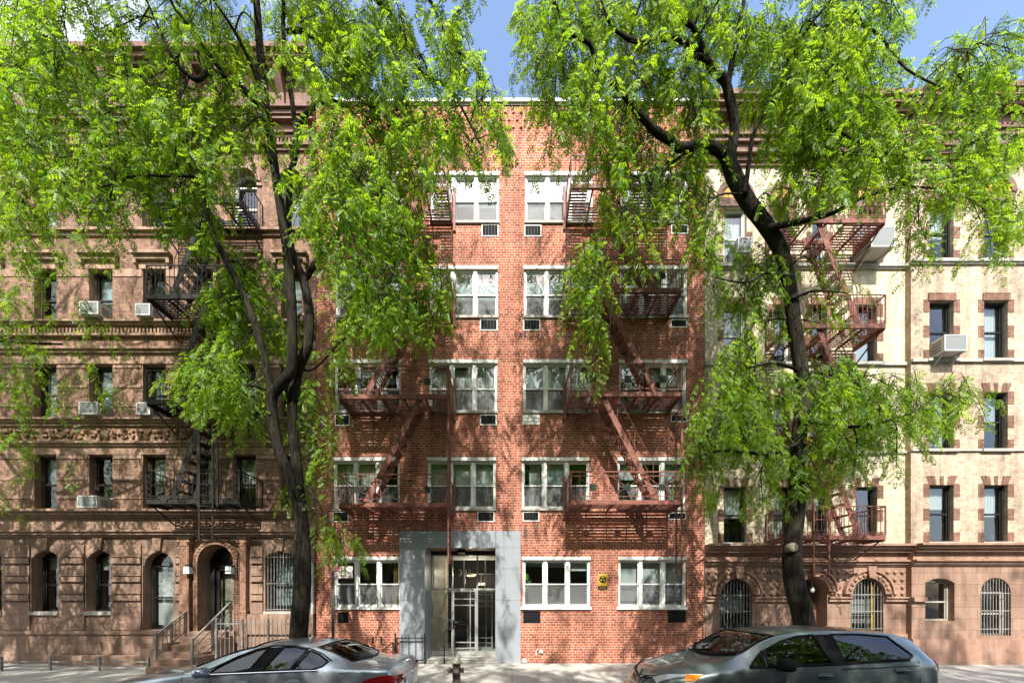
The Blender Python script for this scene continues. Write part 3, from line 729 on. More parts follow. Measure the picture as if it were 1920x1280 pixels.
def band(mb, x0, x1, y_top, y_bot, proud, mi=0, y=0): mb.box(x0, x1, y-proud, y+.001, FZ(y_bot), FZ(y_top), mi)
# cornice over the ground floor and the string courses
s = MB()
for (t, bt, pr) in ((957.5, 962, .34), (962, 967, .27), (967, 971, .2), (971, 995, .10), (995, 998, .20), (998, 1003, .15), (1003, 1007, .09)): band(s, LX0, LX1+.0, t, bt, pr)
for (t, bt, pr) in ((788, 791, .22), (791, 795, .16), (795, 800, .10), (800, 829, .03), (829, 833, .13), (833, 837, .08), (837, 852, .025)): band(s, LX0, LX1, t, bt, pr)
for (t, bt, pr) in ((655, 659, .16), (659, 664, .10), (664, 682.5, .03)): band(s, LX0, LX1, t, bt, pr)
for (t, bt, pr) in ((606.5, 610, .20), (610, 614, .14), (614, 628, .05), (628, 632, .10)): band(s, LX0, LX1, t, bt, pr)
for (t, bt, pr) in ((433, 438, .14), (438, 444, .06)): band(s, LX0, LX1, t, bt, pr)
px = LX0+.05
while px < LX1-.1: s.box(px, px+.055, -.10, -.05, FZ(627), FZ(619)); px += .11
s.build('string_courses', M['brownstone'], lb)
c = MB(); px = -60
i = 0
while px < 588:                                                                # carved frieze: knots of leaf scrolls
    for k in range(7):
        cx, cz = FX(px)+random.uniform(-.13, .13), FZ(815)+random.uniform(-.13, .13)
        c.lathe([(.0, -.07), (.045, -.05), (.055, -.02), (.03, .0)], (cx, -.03, cz), 7, 0, 'y')
    px += 17 + random.uniform(-3, 3)
c.build('carved_frieze', M['carving'], lb)
s = MB()
piers = list(zip([-64]+[c_[1] for c_ in lcol], [c_[0] for c_ in lcol]+[592]))
for (a, c_) in piers:
    for t in (685, 722, 758): s.box(FX(a)+.03, FX(c_)-.03, -.022, 0.001, FZ(t+5), FZ(t))
    for t in (853, 893, 928): s.box(FX(a)+.03, FX(c_)-.03, -.022, 0.001, FZ(t+7), FZ(t))
    s.box(FX(a)+.02, FX(c_)-.02, -.02, .001, FZ(519), FZ(505))
s.build('stone_band', M['brownstone'], lb)
for (a, c_) in lcol:                                                           # hooded lintels and arched heads
    s = MB(); s.box(FX(a)-.22, FX(c_)+.22, -.20, .001, FZ(484), FZ(479)); s.box(FX(a)-.17, FX(c_)+.17, -.12, .001, FZ(491), FZ(484.2))
    s.box(FX(a)-.12, FX(c_)+.12, -.03, .001, FZ(505), FZ(491.2))
    for sx in (FX(a)-.2, FX(c_)+.1): s.box(sx, sx+.10, -.13, -.001, FZ(499), FZ(491.3))
    s.build('lintel', M['brownstone'], lb)
    s = MB(); arch_ring(s, FX(a)-.03, FX(c_)+.03, FZ(318)-(FX(c_)-FX(a)+.06)/2, (FX(c_)-FX(a)+.06)/2, .13, -.06, .001)
    s.box(FX(a)-.19, FX(a)-.03, -.04, .001, FZ(350), FZ(345)); s.box(FX(c_)+.03, FX(c_)+.19, -.04, .001, FZ(350), FZ(345))
    s.build('arched_lintel', M['brownstone'], lb)
# roof cornice with brackets and dentils
s = MB(); z = FZ
for (t, bt, pr) in ((133, 142, .62), (142, 150, .52), (150, 156, .42), (215, 219, .26), (219, 226, .18), (226, 234, .12), (234, 237, .2), (256, 259, .16), (259, 264, .10), (276, 280, .13), (280, 286, .07)):
    band(s, LX0, LX1, t, bt, pr)
s.box(LX0, LX1, -.08, .001, FZ(215), FZ(156)); s.box(LX0, LX1, -.05, .001, FZ(256), FZ(237)); s.box(LX0, LX1, -.04, .001, FZ(276), FZ(264))
s.box(LX0, LX1, .002, .5, FZ(290), LTOP)
px = -50
while px < 590:
    x = FX(px); s.prism_x([(-.08, FZ(212)), (-.08, FZ(157)), (-.42, FZ(157)), (-.40, FZ(168)), (-.2, FZ(190)), (-.16, FZ(212))], x-.10, x+.10); px += 53
px = LX0+.03
while px < LX1-.08: s.box(px, px+.06, -.10, -.041, FZ(274), FZ(266)); px += .115
s.build('cornice', M['cornice'], lb)
# windows
cv = [('shade', .5), ('curtain', .95), None, ('blind', .4), ('shade', .9), None, ('curtain', .55)]
k = 0
for r_, (t, bt) in lrow.items():
    for a, c_ in lcol:
        sash_window(lb, FX(a)+.01, FX(c_)-.01, FZ(bt)+.01, FZ(t)-.01, M['sash_dark'], cv[(k*5+r_) % 7], sill=None if r_ != 4 else None); k += 1
for a, c_ in lcol:
    h = (FX(c_)-FX(a)+.06)/2
    sash_window(lb, FX(a)-.02, FX(c_)+.02, FZ(432)+.01, FZ(318)-.01, M['sash_dark'] if a != 436 else M['white'], cv[k % 7], rise=h-.01, mid=.55); k += 1
for (xa, xb, za, zb, rise), bars in zip(gops, (0, 0, 0, None, 9, 0)):
    if bars is None: continue
    sash_window(lb, xa+.01, xb-.01, za+.01, zb-.01, M['sash_black'], ('blind', .95) if xa == gops[2][0] else (('shade', .9) if bars else ('blind', .3)), y=.22, rise=rise-.01, bars=bars, t=.06 if not bars else .045, mid=.5,
                sill='stone_grey' if xa != gops[2][0] else None)
# rusticated piers on the ground floor
s = MB()
for (a, c_) in ((-64, -46), (10, 60), (115, 162), (212, 268), (331, 344), (472, 495), (558, 592)):
    for t, bt in ((1022, 1044), (1046, 1056), (1060, 1079), (1081, 1090), (1094, 1113), (1115, 1125), (1129, 1180)):
        pr = .07 if bt-t < 15 else .05
        s.box(FX(a), FX(c_), -.02-pr, -.021, FZ(bt), FZ(t))
for (xa, xb, za, zb, rise) in gops:
    if rise == gops[3][4]: continue
    cx = (xa+xb)/2
    s.prism_y([(cx-.09, zb+.02), (cx+.09, zb+.02), (cx+.14, FZ(1009)), (cx-.14, FZ(1009))], -.10, -.021)
    s.box(xa-.02, xa-.001, -.07, -.021, za, zb-rise); 
s.box(LX0, FX(345), -.16, -.021, FZ(1188), FZ(1181)); s.box(LX0, FX(345), -.12, -.021, 0, FZ(1188.2))
s.box(FX(470), LX1, -.16, -.021, FZ(1188), FZ(1150)); s.box(FX(470), LX1, -.10, -.021, 0, FZ(1188.2))
s.build('rusticated_base', M['brownstone_block'], lb)
# arched doorway with pilasters
s = MB(); xa, xb = FX(378), FX(444); zs_ = FZ(1021)-.53
arch_ring(s, xa, xb, zs_, .53, .155, -.13, -.021, n=22)
arch_ring(s, xa, xb, zs_, .53, .05, -.16, -.131, n=22)
s.box(xa-.155, xa-.001, -.13, -.021, FZ(1182), zs_); s.box(xb+.001, xb+.155, -.13, -.021, FZ(1182), zs_)
s.box(xa-.05, xa-.001, -.16, -.131, FZ(1182), zs_); s.box(xb+.001, xb+.05, -.16, -.131, FZ(1182), zs_)
zz = FZ(1182)
while zz < zs_ + .1:                                                           # carved beads up the jambs
    for x in (xa-.1, xb+.1): s.lathe([(.0, -.04), (.035, -.02), (.04, .0)], (x, -.13, zz), 7, 0, 'y')
    zz += .07
for kk in range(19):
    a = math.pi*kk/18; s.lathe([(.0, -.04), (.035, -.02), (.04, .0)], ((xa+xb)/2-.635*math.cos(a), -.13, zs_+.635*math.sin(a)), 7, 0, 'y')
for a, c_ in ((347, 364), (458, 469)):
    a, c_ = FX(a), FX(c_)
    s.box(a, c_, -.20, -.021, FZ(1143), FZ(1024)); s.box(a-.04, c_+.04, -.24, -.021, FZ(1012), FZ(1008)); s.box(a-.02, c_+.02, -.22, -.021, FZ(1024), FZ(1012.2))
    for q in range(4): x = a+.04+(c_-a-.08)*q/3; s.box(x-.012, x+.012, -.215, -.201, FZ(1090), FZ(1027))
    for x in (a-.01, c_+.01): s.lathe([(.05, 0), (.055, -.03), (.02, -.05)], (x, -.22, FZ(1017)), 10, 0, 'y')
    s.box(a-.03, c_+.03, -.22, -.021, FZ(1147), FZ(1143.2)); s.box(a-.01, c_+.01, -.20, -.021, 0.002, FZ(1147.2))
s.box(FX(350), FX(465), -.22, -.101, FZ(992), FZ(976))
for q in range(26):
    s.lathe([(.0, -.05), (.03, -.03), (.035, .0)], (FX(353)+q*.068, -.22, FZ(984)+.04*math.sin(q*1.9)), 6, 0, 'y')
s.build('arched_surround', M['carving'], lb)
d = MB(); xa, xb = xa+.01, xb-.01; y = .42
arch_ring(d, xa+.12, xb-.06, zs_, .42, .11, y-.1, y+.1, n=18)
d.box(xa, xa+.13, y-.1, y+.1, FZ(1182), zs_); d.box(xb-.07, xb, y-.1, y+.1, FZ(1182), zs_)
d.box(xa+.13, xb-.07, y-.06, y+.06, zs_-.11, zs_+.05)
frame_rect(d, xa+.14, xb-.08, FZ(1182), zs_-.12, y-.02, y+.05, .10)
d.box(xa+.24, xb-.18, y-.015, y+.04, FZ(1127)-.02, FZ(1127)+.02)
do = d.build('door', M['sash_black'], lb)
p = MB(); p.quad((xa+.2, y+.03, FZ(1180)), (xb-.15, y+.03, FZ(1180)), (xb-.15, y+.03, zs_+.4), (xa+.2, y+.03, zs_+.4)); p.build('pane', M['glass_door'], do)
p = MB(); p.box(xa+.13, xb-.07, y+.2, y+.22, FZ(1180), zs_+.5); p.build('lobby_wall', M['marble'], do)
text_obj('house_number', '319', .17, (FX(439), y-.07, FZ(1056)), M['black'], do, .003, bold=.004)
for px in (366.5, 443):                                                        # a lantern on each jamb
    k = MB(); x = FX(px)
    k.prism_y([(x-.09, FZ(1076)), (x+.09, FZ(1076)), (x+.08, FZ(1063)), (x-.08, FZ(1063))], -.33, -.17, 0); k.box(x-.06, x+.1, -.30, -.20, FZ(1063), FZ(1060), 1)
    k.bar((x, -.17, FZ(1061)), (x, -.11, FZ(1061)), .05, .05, 1)
    k.build('lantern', [M['lamp'], M['black']], lb)
# stoop
s = MB(); SXa, SXb = -9.52, -8.42
for k in range(6): s.box(SXa, SXb, -1.62+.25*k, -.02-.141, k*.165+.001, (k+1)*.165)
s.box(SXa-.16, SXa-.002, -1.0, -.17, .001, .72); s.box(SXb+.002, SXb+.14, -1.5, -.17, .001, .42); s.box(SXb+.002, SXb+.14, -.8, -.17, .421, .8)
s.box(SXa-1.2, SXa-.17, -.55, -.17, .001, .5); s.box(SXa-4, SXa-1.22, -.42, -.17, .001, .28)
s.build('stoop', M['brownstone_block'], lb)
k = MB(); x = FX(589.5); k.tube([(x-.10, -.12, FZ(1056)), (x-.05, -.12, FZ(1053)), (x, -.12, FZ(1058)), (x, -.12, 1.2), (x, -.12, .02)], .035, 8); k.build('drain_pipe', M['ac_white'], lb)

# ================================================================ cream brick house on the right
RX0, RXP, RX1, RTOP = FX(1321.5), FX(1697), FX(2010), FZ(207)
rb = thing('cream_brick_house', 'cream brick row house on a reddish stone ground floor with arched barred openings', 'building')
rcol = [(1357, 1400), (1452, 1482), (1523, 1551), (1604, 1645)]
rrow = {2: (912, 1017), 3: (741, 846), 4: (572, 680), 5: (388, 497)}
ops = [(FX(a), FX(c_), FZ(bt), FZ(t)) for a, c_ in rcol for t, bt in rrow.values()]
rcol2 = [(1731, 1776), (1832, 1876), (1930, 1972)]
ops2 = [(FX(a), FX(c_), FZ(bt), FZ(t)) for a, c_ in rcol2 for t, bt in rrow.values()]
g1 = [(FX(1349), FX(1410), FZ(1190), FZ(1084), .48), (FX(1494), FX(1550), FZ(1240), FZ(1081), .44), (FX(1594), FX(1655), FZ(1190), FZ(1083), .48)]
g2 = [(FX(1722), FX(1776), FZ(1163), FZ(1084), .14), (FX(1824), FX(1880), FZ(1190), FZ(1083), .44), (FX(1930), FX(1975), FZ(1163), FZ(1084), .14)]
PR = -.17; ZG = FZ(1022)
mb = MB()
wall(mb, RX0, RXP, ZG, RTOP-.3, 0, ops, .22, 0, 0); wall(mb, RX0, RXP, 0, ZG, -.02, g1, .5, 2, 3)
wall(mb, RXP, RX1, ZG, RTOP-.3, PR, ops2, .3, 1, 1); wall(mb, RXP, RX1, 0, ZG, PR-.02, g2, .5, 2, 3)
mb.quad((RXP, PR, ZG), (RXP, PR, RTOP-.3), (RXP, 0, RTOP-.3), (RXP, 0, ZG), 1); mb.quad((RXP, PR-.02, 0), (RXP, PR-.02, ZG), (RXP, 0, ZG), (RXP, 0, 0), 2)
shell(mb, RX0, RX1, .001, 13, RTOP-.35, 0)
mb.build('wall', [M['brick_cream'], M['brick_tan'], M['stone_red'], M['stone_redplain']], rb)
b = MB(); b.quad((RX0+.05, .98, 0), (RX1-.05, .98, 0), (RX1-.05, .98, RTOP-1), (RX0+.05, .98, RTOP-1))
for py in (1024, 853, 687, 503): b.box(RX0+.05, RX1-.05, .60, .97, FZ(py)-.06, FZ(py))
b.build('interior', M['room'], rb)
def rband(mb, t, bt, pr, a=RX0, c_=RX1):
    mb.box(a, min(c_, RXP), -pr, .001, FZ(bt), FZ(t))
    if c_ > RXP: mb.box(RXP-.0+.001, c_, PR-pr, PR+.001, FZ(bt), FZ(t))
s = MB()
for t, bt, pr in ((1021, 1025, .33), (1025, 1030, .26), (1030, 1036, .18), (1036, 1050, .06), (1050, 1053, .16), (1053, 1058, .10), (1058, 1061, .06)): rband(s, t, bt, pr)
for i in range(3):
    for (xa, xb, za, zb, rise) in (g1[i],):
        arch_ring(s, xa, xb, zb-rise, rise, .20, -.10, -.021, n=18); arch_ring(s, xa-.20, xb+.20, zb-rise, rise+.2, .06, -.15, -.021, n=18)
        cx = (xa+xb)/2; s.prism_y([(cx-.08, zb), (cx+.08, zb), (cx+.13, FZ(1062)), (cx-.13, FZ(1062))], -.2, -.151)
        for kk in range(1, 12):
            a = math.pi*kk/12
            if abs(kk-6) < 1: continue
            h = (xb-xa)/2+.1; s.lathe([(.0, -.05), (.05, -.035), (.06, .0)], (cx-h*math.cos(a), -.10, zb-rise+(rise+.1)*math.sin(a)), 8, 0, 'y')
for a, c_ in ((1322, 1349), (1411, 1494), (1551, 1593), (1656, 1697)):
    s.box(FX(a), FX(c_), -.09, -.021, FZ(1127), FZ(1121)); s.box(FX(a), FX(c_), -.13, -.021, FZ(1121), FZ(1118))
    n = max(1, int((c_-a)/13))
    for q in range(n):                                                        # rosettes in the spandrels
        for zz in (1072, 1086, 1100, 1112):
            if c_-a > 20: s.lathe([(.0, -.06), (.05, -.04), (.065, .0)], (FX(a+(c_-a)*(q+.5)/n), -.021, FZ(zz)), 8, 0, 'y')
s.box(RXP, FX(1722), PR-.1, PR-.021, FZ(1127), FZ(1119)); s.box(RXP, RX1, PR-.06, PR-.021, 0, .75); s.box(RX0, FX(1494), -.08, -.021, 0, .9); s.box(FX(1551), RXP, -.08, -.021, 0, .9)
s.build('stone_ground_floor_trim', M['stone_redplain'], rb)
for r_, (t, bt) in rrow.items():                                              # sills
    for cl, y0 in ((rcol, 0), (rcol2, PR)):
        for a, c_ in cl: s = MB(); s.box(FX(a)-.1, FX(c_)+.1, y0-.08, y0+.03, FZ(bt+5), FZ(bt)); s.build('sill', M['stone_grey'], rb)
s = MB()
rband(s, 680.3, 686, .06); rband(s, 497.3, 503, .09); rband(s, 503, 506, .05); rband(s, 846.3, 850, .05)
s.build('sill_course', M['stone_grey'], rb)
for cl, y0 in ((rcol, 0), (rcol2, PR)):
    for a, c_ in cl:
        a, c_ = FX(a), FX(c_)
        for r_, (t, bt) in rrow.items():
            s = MB()
            if r_ in (4,): s.box(a-.05, c_+.05, y0-.025, y0+.001, FZ(t), FZ(t-14)); 
            else:
                n = 7
                for q in range(n):
                    if r_ in (2, 3) and q in (2, 4): continue
                    x = a+(c_-a)*q/n; m_ = (a+c_)/2
                    s.prism_y([(x+.005, FZ(t)), (x+(c_-a)/n-.005, FZ(t)), (m_+(x+(c_-a)/n-m_)*1.3-.005, FZ(t-17)), (m_+(x-m_)*1.3+.005, FZ(t-17))], y0-.012, y0+.001)
            for (z0_, z1_) in ((bt, bt-18), (bt-40, bt-62), (t+22, t-2)):      # toothed brown brick beside the opening
                for x0_, x1_ in ((a-.18, a-.002), (c_+.002, c_+.18)): s.box(x0_, x1_, y0-.006, y0+.001, FZ(z0_), FZ(z1_))
            s.build('brick_lintel', M['brick_dark'], rb)
for cl, y0 in ((rcol, 0), (rcol2, PR)):
    for a, c_ in cl:
        a, c_ = FX(a)-.08, FX(c_)+.08; h = (c_-a)/2; zs_ = FZ(373)
        s = MB(); s.poly([(p_, y0-.012, q_) for p_, q_ in reversed(arc(a, c_, zs_, h, 12))]); s.build('tympanum', M['terracotta'], rb)
s = MB()
for cl, y0 in ((rcol, 0), (rcol2, PR)):
    for a, c_ in cl:
        a, c_ = FX(a)-.08, FX(c_)+.08; arch_ring(s, a, c_, FZ(373), (c_-a)/2, .16, y0-.05, y0+.001); s.box(a-.1, c_+.1, y0-.035, y0+.001, FZ(388), FZ(373))
for t, bt, pr in ((207, 216, .5), (216, 224, .42), (224, 232, .3), (262, 266, .2), (266, 274, .14), (296, 300, .22), (300, 308, .12), (308, 314, .06)): rband(s, t, bt, pr)
rband(s, 232, 262, .06); rband(s, 274, 296, .05)
px = RX0+.1
while px < RX1-.1:
    y0 = 0 if px < RXP else PR
    s.box(px, px+.07, y0-.13, y0-.06, FZ(261), FZ(252)); px += .15
s.box(RX0, RX1, .002, .5, FZ(320), RTOP)
s.build('cornice', M['cornice'], rb)
wm = {2: 'sash_black', 3: 'sash_dark', 4: 'sash_black', 5: 'sash_dark'}
for r_, (t, bt) in rrow.items():
    for i, (a, c_) in enumerate(rcol):
        white = (i == 0 and r_ in (4, 5)) or (i == 1 and r_ == 4) or (i == 2 and r_ == 5)
        sash_window(rb, FX(a)+.01, FX(c_)-.01, FZ(bt)+.01, FZ(t)-.01, M['white' if white else wm[r_]], cv[(r_*3+i*2) % 7], y=.12)
    for i, (a, c_) in enumerate(rcol2): sash_window(rb, FX(a)+.01, FX(c_)-.01, FZ(bt)+.01, FZ(t)-.01, M['sash_black'], cv[(r_+i*3+1) % 7], y=.12+PR)
for gi, (xa, xb, za, zb, rise) in enumerate(g1 + g2):
    if gi == 1:
        d = MB(); frame_rect(d, xa, xb, za, zb-rise, .40, .46, .09); d.box(xa+.09, xb-.09, .42, .45, za, zb-rise-.09)
        for z0_, z1_ in ((.15, .8), (.9, 1.6)): frame_rect(d, xa+.16, xb-.16, za+z0_, za+z1_, .40, .419, .05)
        d.box(xa+.7, xa+.74, .37, .40, 1.0, 1.12, 1)
        d.prism_y([(xa, zb-rise)] + arc(xa, xb, zb-rise, rise, 12)[1:-1] + [(xb, zb-rise)], .43, .46)
        d.build('door', [M['cornice'], M['chrome']], rb); continue
    y0 = 0 if gi < 3 else PR
    o = sash_window(rb, xa+.01, xb-.01, za+.01, zb-.01, M['sash_black'] if gi < 3 else M['stone_grey'], ('shade', .62) if gi == 0 else (('curtain', .8) if gi == 2 else None), y=.16+y0, rise=rise-.01, mid=.5)
    if gi in (0, 2, 4):
        b = MB(); n = 10
        for q in range(n):
            u = (q+.5)/n; x = xa+(xb-xa)*u; h = (xb-xa)/2; zt_ = zb-rise+rise*math.sqrt(max(0, 1-(2*u-1)**2))
            b.box(x-.009, x+.009, y0+.0, y0+.018, za, zt_-.02)
        for zz in (za+.2, zb-rise-.02, (za+zb-rise)/2+.1): b.box(xa, xb, y0-.004, y0-.0005, zz-.014, zz+.014)
        b.build('window_bars', M['iron_grey'], o)
        if gi == 2:
            b = MB(); b.box(FX(1637), FX(1641), .06, .10, za, zb-.2); b.build('yellow_shutter_edge', M['sign_yellow'], o)
k = MB(); x = FX(1532); k.lathe([(.04, -.03), (.06, .02), (.05, .10), (.02, .13)], (x, .18, FZ(1108)), 10); k.tube([(x, .18, FZ(1100)), (x, .2, FZ(1085))], .012, 6); k.build('porch_lamp', M['lamp'], rb)
k = MB(); k.box(FX(1481), FX(1485), -.11, -.081, FZ(1168), FZ(1155)); k.build('letter_box', M['ac_white'], rb)
# ---------------------------------------------------------------- fire escapes
def fire_escape(name, label, x0, x1, levels, mat, dirn, style, stairs, depth=1.0, y0=0., railh=.78, group=None, hole=(.75, 1.85), slat=.044, pitch=.084):
    """levels: z of each platform; dirn +1: stairs climb towards +x; stairs: list of (lower level, x at foot, x at head)"""
    root = thing(name, label, 'fire escape', group)
    yf, yw = y0-depth, y0-.01
    w = x1-x0
    for li, z in enumerate(levels):
        p = MB()
        p.box(x0, x1, yf-.012, yf+.012, z-.12, z)                              # front girder: channel
        p.box(x0, x1, yf+.012, yf+.05, z-.12, z-.108); p.box(x0, x1, yf+.012, yf+.05, z-.012, z)
        for x in (x0, x1): p.box(x-.012, x+.012, yf+.0125, yw, z-.16, z-.002)
        nb = 4
        for q in range(1, nb+1):
            x = x0+w*q/(nb+1); p.box(x-.02, x+.02, yf+.051, yw, z-.11, z-.052)
        for q in range(1, 8): x = x0+w*q/8; p.box(x-.006, x+.006, yf+.05, yw, z-.05, z-.03)
        has = any(s_[0] == li-1 for s_ in stairs)
        if has:
            s_ = [q for q in stairs if q[0] == li-1][0]
            hx0, hx1 = sorted((s_[2]+(.35*dirn), s_[2]-(.85*dirn)))
        n = int((depth-.06)/pitch)
        for q in range(n):
            y = yf+.085+q*pitch
            if has and y < yf+.62:
                if hx0-x0 > .05: p.box(x0+.012, hx0, y-slat/2, y+slat/2, z-.03, z-.018)
                if x1-hx1 > .05: p.box(hx1, x1-.012, y-slat/2, y+slat/2, z-.03, z-.018)
            else: p.box(x0+.012, x1-.012, y-slat/2, y+slat/2, z-.03, z-.018)
        if has: p.box(hx0, hx1, yf+.62, yf+.64, z-.10, z)
        for x in (x0+.01, x1-.01):                                             # wall brackets
            p.bar((x, yf+.15, z-.14), (x, yw, z-.62 if style != 'square' else z-.2), .03, .03)
        po = p.build('platform', mat, root)
        r_ = MB(); zt_ = z+railh
        ends = [((x0, yf), (x1, yf)), ((x0, yf), (x0, yw)), ((x1, yf), (x1, yw))]
        for (a, c_) in ends:
            for zz, th in ((zt_, .03), (z+railh-.115 if style == 'square' else z+.09, .02), (z+.10 if style == 'square' else z+.04, .018)):
                r_.bar((a[0], a[1], zz), (c_[0], c_[1], zz), .02 if th > .02 else .012, th)
        for (a, c_) in ((x0, yf), (x1, yf), (x0, yw-.02), (x1, yw-.02)): r_.bar((a, c_, z), (a, c_, zt_+.012), .028, .028)
        def vbar(x, y, zb=None, ztt=None): r_.bar((x, y, zb or z), (x, y, ztt or zt_), .012, .012)
        if style == 'square':
            cx = [x0+.53+.96*k if dirn > 0 else x1-.53-.96*k for k in range(3)]
            for c_ in cx:
                for dx in (-.48, .48): vbar(min(max(c_+dx, x0), x1), yf)
                zc = z+.35
                for dx, dz in ((-.44, -.24), (.44, -.24), (-.44, .31), (.44, .31), (-.17, 0), (.17, 0), (0, -.14), (0, .14)):
                    r_.bar((c_+dx*.15, yf, zc+dz*.15), (c_+dx, yf, zc+dz), .012, .012)
            for x in (x0+.12, x0+.24, x1-.12, x1-.24): vbar(x, yf)
            for k in range(1, 6):
                for x in (x0, x1): vbar(x, yf+(yw-yf)*k/6)
        else:
            n = int(w/.125)
            for k in range(1, n): vbar(x0+w*k/n, yf)
            for k in range(1, 8):
                for x in (x0, x1): vbar(x, yf+(yw-yf)*k/8)
            for x in (x0+.06, x1-.06):                                         # scrolled corner braces
                r_.bar((x0 if x < (x0+x1)/2 else x1, yf, zt_), (x0+.4 if x < (x0+x1)/2 else x1-.4, yw, z+.1), .014, .014)
            if style == 'chevron':
                for cx_ in (x0+.42*w, x0+.62*w, x0+.97*w, x0+.03*w):
                    for k in range(4):
                        for sgn in (-1, 1): r_.bar((cx_, yf-.008, z+.1+.17*k), (cx_+sgn*.09, yf-.008, z+.22+.17*k), .014, .014)
        ro = r_.build('railing', mat, po)
        if style == 'square':
            for c_ in cx: q = MB(); q.box(c_-.085, c_+.085, yf-.02, yf+.016, z+.265, z+.435); q.build('ornament_plate', M['iron_dkgreen'], po)
    for (li, xa, xb) in stairs:                                                # steep stair from level li to li+1
        za, zb = levels[li], levels[li+1] if li+1 < len(levels) else levels[li]+2.9
        s = MB(); yA, yB = yf+.07, yf+.56
        for y in (yA, yB): s.bar((xa, y, za), (xb, y, zb), .014, .15, up=(0, 0, 1))
        n = 10; sg = 1 if xb > xa else -1
        for k in range(1, n):
            u = k/n; x = xa+(xb-xa)*u; z = za+(zb-za)*u
            for dx in (-.10, -.035, .03, .095): s.box(x+dx*1.-.02, x+dx+.02, yA+.008, yB-.008, z-.006, z+.006)
            for y in (yA+.02, yB-.02): s.box(x-.12, x+.12, y-.012, y+.012, z-.02, z-.0065)
        so_ = s.build('stair', mat, root)
        h = MB()
        for y in (yA, yB):                                                     # thin handrails
            p1, p2 = Vector((xa, y, za+.85)), Vector((xb, y, zb+.85))
            lo, hi = p1.lerp(p2, .06), p1.lerp(p2, .70)
            foot = Vector((xa+(xb-xa)*.06, y, za+(zb-za)*.06))
            h.tube([foot, lo, hi, p1.lerp(p2, .70)-Vector((0, 0, .82))], .009, 5)
            h.tube([p1.lerp(p2, .38), p1.lerp(p2, .38)-Vector((-sg*.05, 0, .8))], .006, 5)
        h.build('handrail', mat, so_)
    return root
def ladder(root, mat, a, b, z0, z1, name='drop_ladder', pitch=.32, r=.022, hook=None):
    s = MB()
    for p in (a, b): s.bar((p[0], p[1], z0), (p[0], p[1], z1), r*2, r*1.1)
    z = z0+.03
    while z < z1: s.bar((a[0], a[1], z), (b[0], b[1], z), .018, .018); z += pitch
    if hook:
        for p in (a, b): s.tube([(p[0], p[1], z1), (p[0], p[1]-.05, z1+.06), (p[0], hook, z1+.06)], .018, 6)
    return s.build(name, mat, root)

zr = lambda py: CAMZ + (HORIZ-py)*10.5/FOC
lv = [zr(937), zr(734.5), zr(540), zr(345)]
fr = fire_escape('fire_escape', 'red-brown iron fire escape on brick wall to the right of the grey granite entrance', 1.63, 4.68, lv, M['iron_red'], -1, 'square',
                 [(0, 4.02, 2.47), (1, 4.02, 2.47), (2, 4.02, 2.47)], group='red-brown fire escapes on the brick apartment house')
ladder(fr, M['iron_red'], (4.70, -.98), (4.70, -.62), 2.62, zr(765), hook=-.4)
lv = [z-.07 for z in lv]
fl = fire_escape('fire_escape', 'red-brown iron fire escape on brick wall above the dark half of the entrance', -4.79, -1.80, lv, M['iron_red'], 1, 'square',
                 [(0, -4.07, -2.50), (1, -4.07, -2.50), (2, -4.07, -2.50)], group='red-brown fire escapes on the brick apartment house')
ladder(fl, M['iron_red'], (-1.76, -.98), (-1.76, -.70), zr(1056), zr(690), hook=-.45)
b = MB(); b.box(-1.775, -1.70, -.06, -.002, lv[1]-.3, lv[1]+1.0); b.box(-1.775, -1.70, -.06, -.002, lv[0]-.1, lv[0]+1.); b.box(-1.775, -1.70, -.06, -.002, lv[2]-.3, lv[2]+1.); b.box(-1.775, -1.70, -.06, -.002, lv[3]-.3, lv[3]+1.)
b.build('wall_plate', M['iron_red'], fl)
b = MB()
for z in lv: b.box(1.54, 1.61, -.06, -.002, z-.25, z+1.05)
b.build('wall_plate', M['iron_red'], fr)
lv = [zr(936), zr(749), zr(552), zr(372)]
fb = fire_escape('fire_escape', 'black iron fire escape zigzagging up the brown brick house behind the left tree', -10.09, -7.53, lv, M['iron_black'], 1, 'chevron',
                 [(0, -9.45, -8.45), (1, -9.45, -8.45), (2, -9.45, -8.45)], railh=.80)
ladder(fb, M['iron_black'], (-8.57, -1.08), (-8.20, -1.08), zr(1013), zr(800), pitch=.30)
b = MB()
for x in (-8.64, -8.10): b.bar((x, -1.04, zr(950)), (x, -1.04, zr(795)), .045, .03)
b.build('ladder_guide', M['iron_black'], fb)
lv = [zr(1003), zr(800), zr(607), zr(410)]
fy = fire_escape('fire_escape', 'rusty red iron fire escape on the cream brick house behind the right tree', 7.66, 10.31, lv, M['iron_red'], -1, 'picket',
                 [(0, 9.65, 8.5), (1, 9.65, 8.5), (2, 9.65, 8.5)], railh=.80)
ladder(fy, M['iron_red'], (8.3, -1.04), (8.72, -1.04), zr(1078), zr(880), pitch=.30)

